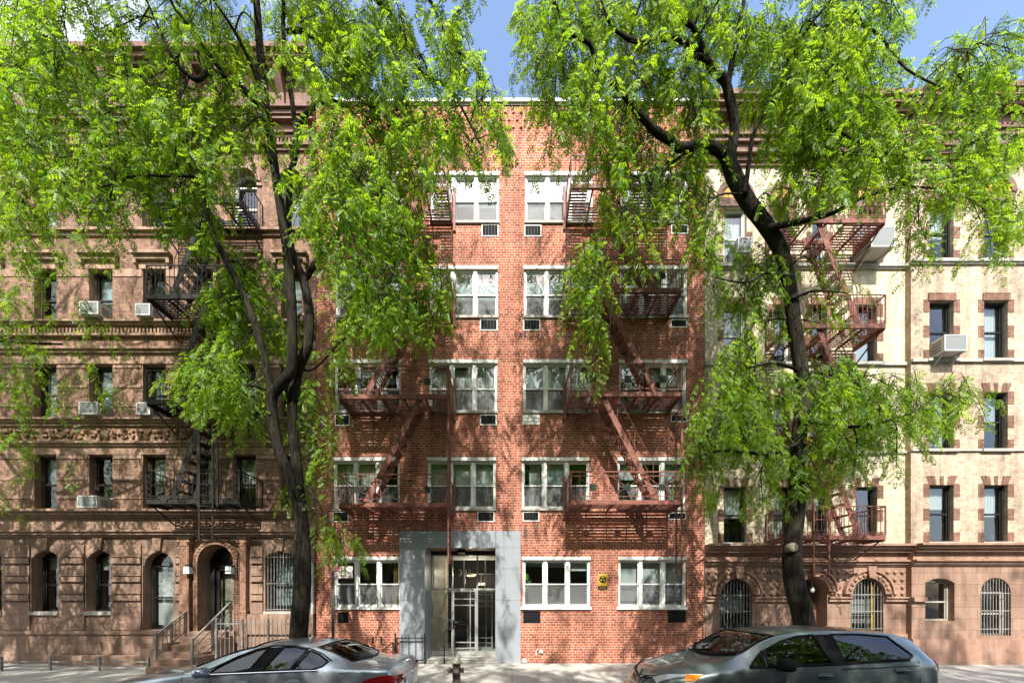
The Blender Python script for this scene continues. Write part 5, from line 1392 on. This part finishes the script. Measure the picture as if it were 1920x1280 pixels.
for sgn in (-1, 1):
    b = MB(); b.poly([V.P(u, sgn*(V.we(u)+(V.wb(u)-V.we(u))*f_+.012), z+.01) for u, f_, z in ((.10, .1, .80), (.28, .3, .885), (.52, .62, .925), (.74, .9, .925), (.60, 1.0, .80), (.30, 1.0, .70), (.14, .85, .66))]); ho = b.build('headlight', M['lens_clear'], root)
    b = MB(); b.poly([V.P(u, sgn*(V.we(u)+(V.wb(u)-V.we(u))*f_+.016), z+.012) for u, f_, z in ((.50, .70, .905), (.73, .93, .915), (.60, 1.0, .82), (.47, .95, .80))]); b.build('indicator', M['lens_amber'], ho)
    b = MB(); box_round(b, V.P(4.5, sgn*.72, .98), .07, .06, .16); b.build('tail_light', M['lens_red'], root, True)
g = MB()
for k in range(5):
    z = .64+.035*k; u = -.005+.10*((z-.6)/.3)**2
    for sgn in (-1, 1): g.tube([V.P(u+.11, sgn*.50, z+.0), V.P(u+.015, sgn*.28, z), V.P(u-.002, sgn*.06, z)], .011, 6)
g.build('grille', M['black'], root)
b = MB(); b.tube([V.P(.14, -.52, .84), V.P(.03, -.28, .80), V.P(.02, 0, .70), V.P(.03, .28, .80), V.P(.14, .52, .84)], .014, 8); b.tube([V.P(.005, 0, .62), V.P(.02, 0, .70), V.P(.1, 0, .85)], .02, 8); b.build('grille_trim', M['chrome'], root)
b = MB(); b.tube([V.P(.16, -.76, .45), V.P(-.03, -.42, .47), V.P(-.06, 0, .48), V.P(-.03, .42, .47), V.P(.16, .76, .45)], .09, 10); b.build('front_bumper', M['paint_grey'], root, True)
b = MB(); b.tube([V.P(4.55, -.74, .5), V.P(4.66, -.4, .5), V.P(4.66, .4, .5), V.P(4.55, .74, .5)], .09, 10); b.build('rear_bumper', M['black'], root, True)
for x, z0_, z1_ in ((1.62, .4, 1.02), (2.83, .4, 1.08), (4.1, .6, 1.14)): V.strip([(x, z0_), (x+.0, (z0_+z1_)/2), (x, z1_)], .0045, M['black'], 'door_gap', root, .0015)
V.strip([(2.86, 1.03), (3.4, 1.045), (4.1, 1.075)], .006, M['black'], 'sliding_rail', root, .001)
b = MB(); b.tube([V.P(1.12+.26*q*q, q*.68, V.roofz(1.12+.26*q*q, q*.68)+.012) for q in [-1+.1*k for k in range(21)]], .028, 6)
for y in (-.1, .45): b.bar(V.P(1.13, y, V.roofz(1.13, y)+.02), V.P(1.28, y-.5, V.roofz(1.28, y-.5)+.015), .02, .02)
b.build('cowl', M['black'], root)
b = MB()
for u, y in ((1.36, -.42), (1.40, -.52), (1.34, -.34)):
    b.quad(V.P(u, y, V.roofz(u, y)-.006), V.P(u, y+.07, V.roofz(u, y+.07)-.006), V.P(u+.06, y+.07, V.roofz(u+.06, y+.07)-.006), V.P(u+.06, y, V.roofz(u+.06, y)-.006))
b.build('permit_sticker', M['paper'], root)
c_ = MB(); c_.quad(V.P(1.2, 0, 0), V.P(1.2, 0, 0), V.P(1.2, 0, 0), V.P(1.2, 0, 0)) if False else None
seat_root(root, (V.x0+2.3, V.yc, -.15))
# ---------------------------------------------------------------- trees
def catmull(pts, sub=5):
    out_ = []
    n = len(pts)
    for i in range(n-1):
        p0, p1, p2, p3 = pts[max(i-1, 0)], pts[i], pts[i+1], pts[min(i+2, n-1)]
        for k in range(sub):
            t = k/sub
            out_.append(.5*((2*p1)+(p2-p0)*t+(2*p0-5*p1+4*p2-p3)*t*t+(3*p1-p0-3*p2+p3)*t**3))
    out_.append(pts[-1]); return out_
def limb_pts(spec, d0, d1, r0, r1, sub=5):
    """spec: list of (px, py[, r]) ; distance runs d0 -> d1; returns smooth points and radii"""
    n = len(spec); P_ = []; r_ = []
    for i, s in enumerate(spec):
        t = i/(n-1); P_.append(np.array(W(s[0], s[1], d0+(d1-d0)*t))); r_.append(s[2] if len(s) > 2 else r0+(r1-r0)*t)
    Q = catmull(P_, sub); rr = np.interp(np.linspace(0, n-1, len(Q)), np.arange(n), r_)
    return Q, rr
# one pinnate leaf: stalk along +x, paired leaflets (each a four-cornered blade)
def leaf_template(pairs=4, ln=.17, ll=.052, lw=.030):
    v = []
    def blade(b, d, nrm_droop):
        d = np.array(d)/np.linalg.norm(d); s = np.array([-d[1], d[0], 0]); tip = b+d*ll+np.array([0, 0, -nrm_droop]); mid = b+d*ll*.45
        v.extend([b, mid+s*lw*.5+np.array([0, 0, .003]), tip, mid-s*lw*.5+np.array([0, 0, .003])])
    for k in range(pairs):
        x = ln*(.22+.70*k/(pairs-1)); z = -.25*x*x
        for sg in (-1, 1): blade(np.array([x, 0, z]), (.5, sg*.86, 0), .014)
    blade(np.array([ln*.97, 0, -.25*ln*ln]), (1, 0, -.2), .012)
    return np.array(v)
TPL = leaf_template()
def mesh_quads(name, V4, mat, parent):
    nq = len(V4)//4; me = bpy.data.meshes.new(name)
    me.vertices.add(len(V4)); me.vertices.foreach_set('co', V4.astype(np.float32).ravel())
    me.loops.add(len(V4)); me.loops.foreach_set('vertex_index', np.arange(len(V4), dtype=np.int32))
    me.polygons.add(nq); me.polygons.foreach_set('loop_start', np.arange(0, len(V4), 4, dtype=np.int32)); me.polygons.foreach_set('loop_total', np.full(nq, 4, dtype=np.int32))
    me.materials.append(mat); me.update(calc_edges=True)
    o = bpy.data.objects.new(name, me); COL.objects.link(o); o.parent = parent; return o
def place_leaves(pos, ax, scale, tpl):
    """pos (n,3), ax (n,3) stalk direction; blade faces roughly up with random roll"""
    n = len(pos); ax = ax/np.linalg.norm(ax, axis=1, keepdims=True)
    up = np.tile([0., 0., 1.], (n, 1))+rng.normal(0, .6, (n, 3)); y = np.cross(up, ax); y /= np.linalg.norm(y, axis=1, keepdims=True)+1e-9; z = np.cross(ax, y)
    Rm = np.stack([ax, y, z], axis=2)*scale[:, None, None]
    return (np.einsum('nij,kj->nki', Rm, tpl)+pos[:, None, :]).reshape(-1, 3)
def sprays(org, twigmb, tree_dir=None, nleaf=11, length=(.40, .90), droop=1.05, tpl=TPL, sc=(.65, 1.1)):
    """a hanging shoot at every origin, carrying alternate leaves"""
    P_, A_ = [], []
    for o in org:
        a = rng.uniform(0, 2*np.pi); d = np.array([math.cos(a), math.sin(a)*.9, -droop+rng.normal(0, .25)]); d /= np.linalg.norm(d)
        ln = rng.uniform(*length); p = np.array(o, float); pts = [p.copy()]; n = nleaf
        for k in range(n):
            d = d+np.array([0, 0, -.09]); d /= np.linalg.norm(d); p = p+d*ln/n
            side = np.cross(d, [0, 0, 1.]); side /= np.linalg.norm(side)+1e-6
            P_.append(p.copy()); A_.append(side*(1 if k % 2 else -1)+d*.55+np.array([0, 0, -.5])+rng.normal(0, .22, 3))
            if k % 4 == 3: pts.append(p.copy())
        P_.append(p.copy()); A_.append(d.copy()); pts.append(p.copy())
        if twigmb is not None: twigmb.tube(pts, [.006]+[.004]*(len(pts)-2)+[.0015], 3, 0, False)
    P_, A_ = np.array(P_), np.array(A_)
    return place_leaves(P_, A_, rng.uniform(sc[0], sc[1], len(P_)), tpl)

def build_tree(label, base, limbs, clusters, thin=.64, knots=(), group='street trees along the kerb', dens=1., shift=lambda a, b: 0.):
    root = thing('street_tree', label, 'tree', group)
    t = MB(); skel = []
    for Q, rr in limbs:
        rr = np.array(rr)*np.interp(rr, [.07, .2], [.95, thin])
        t.tube(Q, rr, 12 if rr[0] > .12 else 8 if rr[0] > .04 else 6)
        for q, r_ in zip(Q[::2], rr[::2]): skel.append((np.array(q), r_))
    to = t.build('trunk', M['bark'], root, True)
    for (px, py, d, r_) in knots:
        k = MB(); c = W(px, py, d); k.lathe([(r_*.98, .14), (r_*1.12, .03), (r_, -.02), (r_*.7, -.03), (.0, -.02)], c, 14, 0, 'y'); k.build('pruning_scar', M['bark_cut'], to, True)
    sp_ = np.array([s[0] for s in skel]); sr = np.array([s[1] for s in skel])
    tw = MB(); chunks = []
    for (px, py, rx, ry, d, wt) in clusters:
        wt = wt*.85 if px < 460 and py < 420 else wt
        ctr = np.array(W(px, py, d)); area = math.pi*rx*ry*(d/FOC)**2
        ns = max(3, int(area*54*wt*dens)); d += shift(px, py)
        # a bough from the nearest fit limb to the heart of the clump
        dist = np.linalg.norm(sp_-ctr, axis=1)+np.where(sr > .16, .8, 0)-np.where((sp_[:, 2] > ctr[2]), .3, 0)
        j = int(np.argmin(dist)); s0 = sp_[j]; mid = (s0+ctr)/2+np.array([0, 0, .25])+rng.normal(0, .1, 3)
        r0 = min(sr[j]*.6, .022)
        Q = catmull([s0, mid, ctr], 5); tw.tube(Q, np.linspace(r0, .008, len(Q)), 5, 0, False)
        u = rng.uniform(0, 2*np.pi, ns); q = np.sqrt(rng.uniform(0, 1, ns))
        org = []
        for k in range(ns):
            dd = d+rng.normal(0, .55); X = px+rx*1.02*q[k]*math.cos(u[k]); Y = py+ry*.92*q[k]*math.sin(u[k])-32
            dd = max(4.6, min(9.9, dd)); o = np.array(W(X, Y, dd)); org.append(o)
        org = np.array(org)
        for k in range(0, ns, 3):                                              # side shoots
            e = Q[rng.integers(4, len(Q))]; m_ = (np.array(e)+org[k])/2+np.array([0, 0, .12])
            tw.tube([e, m_, org[k]], [.008, .006, .005], 4, 0, False)
        chunks.append(sprays(org, tw))
    mesh_quads('crown', np.concatenate(chunks), M['leaf'], root)
    tw.build('twigs', M['bark'], root, True)
    seat_root(root, base)
    return root

# ---- left tree
Lb = []
def LL(spec, d0, d1, r0=.05, r1=.02, sub=5): return limb_pts(spec, d0, d1, r0, r1, sub)
Lb = [
 LL([(551, 1306, .36), (556, 1250, .31), (560, 1190, .285), (567, 1090, .275), (568, 1010, .22), (562, 945, .20)], 8.3, 8.3),
 LL([(564, 965, .16), (545, 900, .15), (525, 850, .14), (512, 790, .145), (509, 745, .15), (527, 720, .13), (545, 693, .125), (548, 640, .12), (546, 560, .112), (538, 470, .105), (528, 400, .10), (517, 330, .095), (506, 250, .09), (495, 170, .085), (487, 90, .075), (481, 0, .065), (475, -90, .05)], 8.3, 7.5),
 LL([(566, 960, .15), (557, 880, .13), (549, 800, .125), (549, 745, .12), (560, 690, .12), (577, 645, .12), (579, 580, .11), (567, 520, .10), (551, 480, .075), (541, 430, .065), (545, 330, .06), (556, 280, .058), (549, 200, .052), (536, 120, .048), (531, 40, .042), (533, -40, .03)], 8.4, 8.0),
 LL([(510, 748, .10), (500, 690, .09), (482, 620, .085), (455, 550, .075), (425, 490, .065), (400, 440, .055), (385, 390, .045), (372, 330, .035), (350, 270, .025)], 8.2, 7.3),
 LL([(500, 210, .07), (474, 185, .062), (447, 160, .058), (422, 143, .052), (392, 135, .046), (367, 150, .038), (332, 120, .034), (312, 85, .028), (280, 12, .02)], 7.75, 6.8),
 LL([(422, 143, .045), (384, 92, .04), (352, 50, .032), (322, 5, .025), (300, -40, .015)], 7.4, 6.6),
 LL([(350, 270, .025), (300, 240, .022), (247, 217, .02), (210, 175, .018), (172, 135, .016), (120, 80, .012)], 7.3, 6.6),
 LL([(372, 330, .03), (310, 330, .026), (250, 330, .02), (190, 350, .015), (110, 340, .01)], 7.4, 6.8),
 LL([(567, 525, .075), (576, 517, .07), (607, 470, .062), (630, 450, .055), (647, 402, .052), (665, 392, .045), (680, 387, .04), (692, 377, .03)], 8.4, 8.0),
 LL([(630, 452, .03), (677, 495, .025), (712, 517, .02), (732, 527, .012)], 8.2, 7.9),
 LL([(692, 377, .028), (742, 420, .02), (772, 470, .014), (790, 520, .008)], 8.0, 7.6),
 LL([(548, 300, .06), (558, 245, .058), (572, 217, .055), (604, 190, .05), (637, 195, .042), (672, 222, .025), (700, 262, .015)], 8.2, 7.5),
 LL([(540, 60, .05), (572, 60, .048), (620, 95, .042), (657, 125, .034), (700, 175, .022), (725, 225, .012)], 7.9, 7.0),
 LL([(531, -20, .07), (600, -75, .065), (660, -50, .06), (707, 0, .054), (742, 45, .048), (770, 92, .044), (787, 135, .04), (842, 165, .03), (867, 205, .022), (900, 270, .012)], 7.8, 6.7),
 LL([(660, -50, .05), (740, -75, .04), (805, 0, .03), (824, 38, .027), (847, 88, .023), (882, 115, .018), (905, 160, .01)], 7.5, 6.6),
 LL([(497, 190, .04), (470, 120, .035), (440, 60, .03), (400, 0, .02)], 7.7, 7.0),
 LL([(509, 735, .04), (470, 722, .03), (420, 735, .02), (370, 730, .012)], 8.2, 7.6),
 LL([(562, 905, .03), (590, 930, .02), (620, 990, .013), (650, 1025, .008)], 8.2, 7.7),
 LL([(560, 690, .04), (590, 690, .03), (640, 640, .02), (700, 600, .012)], 8.4, 8.0)]
C = lambda *a: [(c[0], c[1], c[2], c[3], c[4], c[5] if len(c) > 5 else 1.) for c in a]
Lc = C((205, 60, 40, 60, 6.8, .7), (260, 60, 45, 45, 7.2, .35), (250, 190, 85, 50, 6.9), (200, 280, 60, 60, 7.2), (330, 205, 75, 50, 7.2), (420, 195, 45, 45, 7.5), (225, 350, 55, 50, 7.4), (198, 410, 30, 30, 7.6),
  (300, 290, 65, 55, 7.4), (390, 285, 65, 50, 7.3), (340, 360, 55, 35, 7.8, .8), (385, 370, 30, 50, 7.9), (372, 440, 45, 40, 8.1, .8), (320, 415, 35, 25, 8.0, .7), (450, 250, 45, 50, 7.3), (330, 60, 50, 45, 7.2, .7),
  (400, 60, 50, 50, 7.3, .8), (440, 110, 40, 40, 7.5, .8), (560, 40, 60, 50, 7.5, .9), (640, 60, 55, 60, 7.2, 1.1), (700, 120, 55, 60, 6.9, 1.2), (640, 150, 50, 45, 7.6), (740, 60, 45, 50, 6.7), (780, 150, 35, 45, 6.9, .8),
  (845, 60, 40, 50, 6.5, .8), (870, 140, 35, 60, 6.5, .9), (905, 215, 32, 55, 6.5, .9), (932, 280, 16, 45, 6.6, .8), (880, 290, 36, 45, 6.8, .8), (825, 270, 45, 50, 7.0), (590, 120, 40, 40, 5.8, .9),
  (620, 270, 55, 50, 5.9), (700, 255, 60, 50, 7.2, 1.1), (760, 240, 45, 50, 7.1), (660, 330, 60, 40, 6.3, 1.1), (735, 335, 55, 45, 7.5, 1.1), (795, 350, 30, 35, 7.4, .8), (600, 340, 35, 45, 6.0, 1.2),
  (640, 385, 50, 35, 6.0), (700, 420, 60, 50, 6.3, 1.2), (755, 455, 50, 45, 7.8, 1.1), (805, 500, 35, 40, 7.7), (825, 560, 25, 40, 7.7, .8), (780, 590, 40, 35, 7.8), (720, 560, 50, 40, 6.6, 1.1), (665, 510, 45, 40, 6.2, 1.1),
  (685, 605, 50, 30, 6.4, 1.), (800, 622, 40, 15, 7.8, .7), (640, 630, 28, 20, 8.2, .7), (520, 300, 30, 45, 7.6, .25), (478, 185, 26, 40, 6.9, .45), (488, 265, 18, 24, 6.8, .4), (590, 430, 35, 40, 6.2, 1.2), (558, 380, 25, 40, 8.3, .6),
  (460, 520, 42, 35, 8.1, .9), (430, 575, 55, 38, 8.0, 1.1), (475, 615, 50, 35, 8.2, 1.), (510, 545, 28, 40, 8.4, .7), (440, 655, 50, 35, 8.0, 1.), (400, 705, 60, 35, 7.8, 1.1), (388, 738, 42, 28, 7.7, .9), (450, 745, 60, 35, 7.9, 1.),
  (465, 800, 40, 25, 8.1, .7), (360, 788, 28, 12, 7.9, .3), (520, 650, 28, 35, 8.4, .7), (625, 690, 30, 25, 8.3, .6), (600, 760, 22, 35, 8.4, .7), (590, 825, 30, 25, 8.3, .8), (615, 875, 22, 30, 8.2, .6), (560, 640, 20, 30, 8.5, .5),
  (640, 1035, 42, 16, 7.7, .9), (610, 1000, 20, 22, 7.8, .7), (565, 905, 16, 26, 8.0, .5), (545, 940, 18, 12, 7.9, .6), (580, 990, 16, 10, 8.0, .5), (300, 140, 60, 35, 7.0, .3), (490, 60, 40, 40, 7.2, .2),
  (100, 150, 70, 80, 6.9), (50, 280, 70, 70, 7.1), (130, 350, 50, 50, 7.4), (70, 40, 70, 60, 6.7), (-20, 180, 60, 70, 7.0), (20, 400, 50, 45, 7.5, .8),
  (330, -70, 90, 50, 7.0, .6), (520, -80, 90, 50, 7.4, .7), (700, -80, 90, 50, 7.0, .7), (840, -60, 60, 50, 6.7, .6), (180, -60, 80, 50, 6.8, .5))
Lc += C(*[(x, -130-20*(i % 3), 75, 60, 6.2+.5*(i % 2), .9 if x < 600 else .6) for i, x in enumerate(range(60, 860, 95))], *[(x, -250, 80, 60, 6.0+.6*(i % 2), .45) for i, x in enumerate(range(100, 800, 110))])  # crown clumps above the view, added to shade the facades
build_tree('dark slender forked street tree leaning over the brown brick house and the silver sedan', W(553, 1300, 8.3).xy.to_3d(), Lb, Lc, knots=((508, 741, 8.06, .07),), shift=lambda a, b: 1.3 if 440 < a < 600 and 20 < b < 480 and (a, b) not in ((478, 185), (488, 265), (590, 430), (590, 120)) else .7 if 400 < a < 640 and b > 80 and (a, b) not in ((478, 185), (488, 265)) else .3)
# ---- right tree
Rb = [
 LL([(1516, 1306, .40), (1512, 1250, .34), (1507, 1165, .31), (1491, 1100, .30), (1485, 1050, .275), (1489, 1000, .245), (1495, 950, .225), (1494, 880, .22), (1500, 800, .215), (1507, 740, .205), (1500, 680, .20), (1488, 600, .195), (1479, 530, .195), (1464, 470, .20), (1434, 420, .215), (1400, 375, .22), (1374, 325, .235), (1362, 288, .19)], 8.3, 8.2, sub=6),
 LL([(1368, 305, .14), (1340, 277, .115), (1305, 275, .10), (1275, 277, .095), (1255, 262, .09), (1230, 247, .085), (1210, 225, .08), (1180, 190, .07), (1160, 162, .062), (1135, 142, .055), (1115, 107, .048), (1105, 82, .04), (1080, 70, .03), (1050, 55, .018)], 8.2, 6.7),
 LL([(1366, 310, .16), (1377, 240, .11), (1367, 180, .10), (1358, 150, .09), (1340, 135, .08), (1325, 115, .074), (1300, 92, .06), (1275, 75, .055), (1240, 72, .05), (1210, 80, .045), (1180, 73, .04), (1150, 53, .03), (1135, 25, .025), (1125, -10, .018)], 8.2, 6.9),
 LL([(1330, 120, .06), (1305, 60, .052), (1285, 40, .046), (1262, 28, .04), (1240, 0, .035), (1220, -50, .025)], 7.6, 7.0),
 LL([(1364, 165, .07), (1375, 100, .055), (1385, 50, .045), (1395, 0, .04), (1402, -60, .03)], 8.1, 7.6),
 LL([(1396, 365, .06), (1405, 300, .045), (1413, 250, .04), (1445, 195, .034), (1478, 148, .03), (1510, 165, .025), (1528, 190, .02), (1560, 240, .01)], 8.1, 7.2),
 LL([(1413, 250, .035), (1470, 130, .03), (1510, 60, .026), (1550, 10, .022), (1600, -50, .015)], 7.9, 7.0),
 LL([(1500, 785, .05), (1550, 795, .042), (1600, 800, .034), (1660, 790, .024), (1720, 770, .012)], 8.1, 7.5),
 LL([(1497, 830, .05), (1450, 850, .04), (1400, 848, .032), (1350, 845, .022), (1310, 855, .012)], 8.1, 7.4),
 LL([(1440, 428, .07), (1500, 415, .055), (1560, 400, .04), (1620, 370, .03), (1700, 350, .02), (1790, 360, .01)], 8.1, 7.0),
 LL([(1300, 277, .03), (1255, 310, .027), (1225, 345, .022), (1195, 390, .017), (1170, 450, .011), (1130, 520, .007)], 8.0, 7.6),
 LL([(1488, 690, .04), (1450, 680, .03), (1400, 690, .018)], 8.2, 7.7), LL([(1505, 700, .04), (1550, 700, .028), (1610, 720, .015)], 8.2, 7.7),
 LL([(1560, 30, .03), (1640, 60, .025), (1700, 130, .02), (1780, 170, .012)], 7.3, 6.8), LL([(1560, 240, .02), (1640, 280, .018), (1720, 300, .012), (1800, 300, .008)], 7.3, 6.9),
 LL([(1476, 520, .04), (1440, 510, .03), (1400, 530, .02), (1340, 520, .01)], 8.2, 7.8), LL([(1485, 560, .035), (1530, 545, .025), (1590, 550, .012)], 8.1, 7.8)]
Rc = C((1005, 55, 38, 55, 6.5), (1060, 60, 50, 55, 6.7, 1.1), (1120, 45, 55, 50, 6.9), (1190, 40, 55, 45, 7.1), (1000, 150, 22, 40, 6.5, .8), (1060, 150, 45, 50, 6.8, 1.1), (1120, 170, 50, 50, 7.0, 1.1), (1190, 120, 50, 45, 7.1),
  (1035, 230, 32, 35, 6.7, .9), (1032, 275, 12, 24, 6.7, .7), (1100, 235, 42, 45, 7.1), (1160, 250, 50, 45, 7.4, 1.1), (1220, 175, 55, 50, 7.3), (1280, 150, 55, 50, 7.5, 1.1), (1260, 30, 55, 45, 7.2), (1330, 50, 50, 45, 7.4), (1305, 215, 45, 45, 7.7),
  (1400, 80, 60, 60, 7.6), (1470, 110, 60, 60, 7.3, 1.1), (1545, 70, 60, 55, 7.1, 1.1), (1610, 50, 50, 50, 7.0, .9), (1670, 40, 40, 40, 6.9, .6), (1520, 180, 60, 55, 7.2, 1.1), (1440, 200, 50, 50, 7.8), (1590, 150, 55, 55, 7.1, 1.), (1650, 130, 40, 45, 7.0, .7),
  (1600, 235, 55, 45, 7.2, 1.1), (1655, 225, 35, 35, 7.1, .7), (1530, 265, 55, 45, 7.5, 1.1), (1705, 270, 38, 45, 7.0), (1480, 290, 45, 40, 7.9, .9), (1645, 310, 60, 35, 7.2, 1.1), (1720, 335, 38, 40, 7.0), (1585, 330, 55, 35, 7.5, 1.),
  (1500, 350, 50, 35, 7.8, .9), (1545, 385, 40, 25, 7.8, .7), (1460, 390, 25, 30, 8.2, .5), (1722, 420, 25, 50, 7.2, .7), (1700, 480, 16, 18, 7.4, .4), (1200, 290, 55, 35, 7.6), (1140, 320, 40, 40, 7.5, .8), (1165, 400, 45, 45, 7.7, .9), (1220, 380, 45, 45, 7.8, .8),
  (1260, 330, 42, 50, 7.8, .8), (1310, 310, 35, 50, 8.0, .9), (1310, 400, 35, 50, 8.1, 1.), (1322, 480, 32, 45, 8.0, .9), (1345, 555, 20, 32, 8.0, .6), (1110, 490, 30, 35, 7.6), (1098, 545, 34, 50, 7.6, 1.1), (1112, 610, 26, 30, 7.7, .9), (1140, 660, 28, 18, 7.7, .7),
  (1190, 490, 35, 25, 7.8, .5), (1120, 700, 10, 14, 7.7, .5), (1405, 500, 36, 28, 8.0, .7), (1440, 530, 40, 35, 8.1, .8), (1395, 570, 45, 35, 8.0, .8), (1530, 500, 26, 22, 8.0, .4), (1560, 555, 34, 16, 7.9, .4), (1535, 605, 28, 26, 8.0, .5), (1430, 610, 35, 28, 8.2, .6),
  (1400, 675, 45, 32, 7.9, .9), (1365, 735, 50, 35, 7.8, 1.), (1430, 750, 55, 45, 7.9, 1.1), (1340, 815, 45, 42, 7.6, 1.1), (1405, 830, 60, 45, 7.8, 1.1), (1455, 885, 36, 36, 8.0, .8), (1315, 880, 26, 34, 7.6, .8), (1345, 935, 34, 24, 7.7, .6), (1430, 935, 26, 36, 8.0, .6),
  (1555, 715, 50, 35, 7.9, .9), (1615, 740, 52, 35, 7.7, 1.), (1685, 735, 45, 24, 7.6, .7), (1565, 795, 55, 45, 7.9, 1.1), (1645, 810, 52, 35, 7.7, .9), (1712, 795, 36, 40, 7.6, .9), (1560, 870, 42, 35, 8.0, .9), (1525, 920, 34, 34, 8.1, .8), (1600, 890, 26, 24, 7.9, .5), (1680, 875, 26, 14, 7.7, .4),
  (1800, 160, 60, 70, 6.9, .8), (1850, 280, 60, 70, 7.0), (1800, 350, 50, 50, 7.1), (1880, 420, 50, 50, 7.3, .8), (1795, 760, 42, 40, 7.5, .8), (1870, 100, 50, 60, 6.8, .6), (1060, -60, 80, 45, 6.9, .7), (1220, -70, 90, 50, 7.2, .7), (1400, -70, 90, 50, 7.5, .7), (1580, -60, 90, 50, 7.2, .6), (1740, -60, 60, 50, 7.0, .4))
Rc += C(*[(x, -130-20*(i % 3), 75, 60, 6.2+.5*(i % 2), .4) for i, x in enumerate(range(1080, 1760, 100))], *[(x, -250, 80, 60, 6.0+.6*(i % 2), .3) for i, x in enumerate(range(1120, 1700, 120))])  # more foliage added out of view for its shade on the walls
build_tree('thick mossy street tree bending left above the dark minivan in front of the cream house', W(1514, 1300, 8.3).xy.to_3d(), Rb, Rc, .66, knots=((1487, 1026, 8.10, .10),), shift=lambda a, b: .8 if a < 1480 and b < 700 else .4)

# ---- trees and a house across the street: what the panes and the car windows mirror, and what dapples the pavement
def far_tree(x, y, h, label, seed, ymax=-12.6, group='street trees across the road', fine=False):
    global rng
    rng = np.random.default_rng(seed)
    root = thing('street_tree', label, 'tree', group)
    t = MB(); sk = [np.array([x, y, 0]), np.array([x+.2, y, 2.]), np.array([x-.1, y+.1, 4.2]), np.array([x, y, h*.6]), np.array([x+.3, y, h*.85])]
    Q = catmull(sk, 5); t.tube(Q, np.linspace(.26, .05, len(Q)), 10); tips = []
    for k in range(26):
        a = 2.4*k; z = h*(.30+.62*k/26); rr = 3.6*math.sin(math.pi*min(1, (z/h-.2)/.85))+.8
        p = np.array([x, y, z-1.0]); e = np.array([x+rr*math.cos(a), y+rr*math.sin(a)*.9, z+.5])
        e[1] = min(e[1], ymax); t.tube(catmull([p, (p+e)/2+np.array([0, 0, .4]), e], 4), np.linspace(.07, .02, 9), 6); tips += [e, (p*.4+e*.6)]
    t.build('trunk', M['bark'], root, True)
    org = np.concatenate([np.array(c)+rng.normal(0, .75, (34 if fine else 12, 3)) for c in tips]); org[:, 1] = np.minimum(org[:, 1], ymax+.4)
    mesh_quads('crown', sprays(org, None) if fine else sprays(org, None, nleaf=7, length=(.6, 1.2), tpl=leaf_template(4, .3, .12, .055), sc=(.8, 1.3)), M['leaf'], root)
    seat_root(root, (x, y, 0))
for k, (x, h, wh) in enumerate(((-15.2, 17, 'far left end of the street'), (-10.8, 18.5, 'brown brick house'), (-6.6, 17, 'stoop railing'), (-2.4, 16.5, 'granite entrance'), (2.4, 16.5, 'shelter sign'), (6.6, 18, 'right half of the apartment house'), (11., 17, 'cream brick house'), (15.4, 16.5, 'tan projecting wall'))):
    far_tree(x, -15.3+.2*(k % 2), h, 'leafy street tree on the far pavement opposite the '+wh, 3+k)
far_tree(-14.6, -3.3, 15.5, 'street tree added past the left edge to shade the brown brick house', 31, -2.3, 'street trees along the kerb', True)  # kerb tree added for the dapple its crown throws on the facade
ob = thing('row_house', 'plain tan brick row house across the road mirrored in the panes', 'building')
mb = MB(); oo = []
for i in range(16):
    for k in range(4): x = -22+2.9*i; oo.append((x-.5, x+.5, 1.2+3.2*k, 3.0+3.2*k))
wall(mb, -24, 24, 0, 14, 18.0, oo, .2, 0)
for i in range(len(mb.v)): v = mb.v[i]; mb.v[i] = (-v[0], -v[1], v[2])
mb.box(-24, 24, -28, -18.3, 0, 13.95)
mb.build('wall', M['brick_tan'], ob)
b = MB(); b.quad((-24, -18.22, 0), (24, -18.22, 0), (24, -18.22, 13.9), (-24, -18.22, 13.9)); b.build('pane', M['glass'], ob)
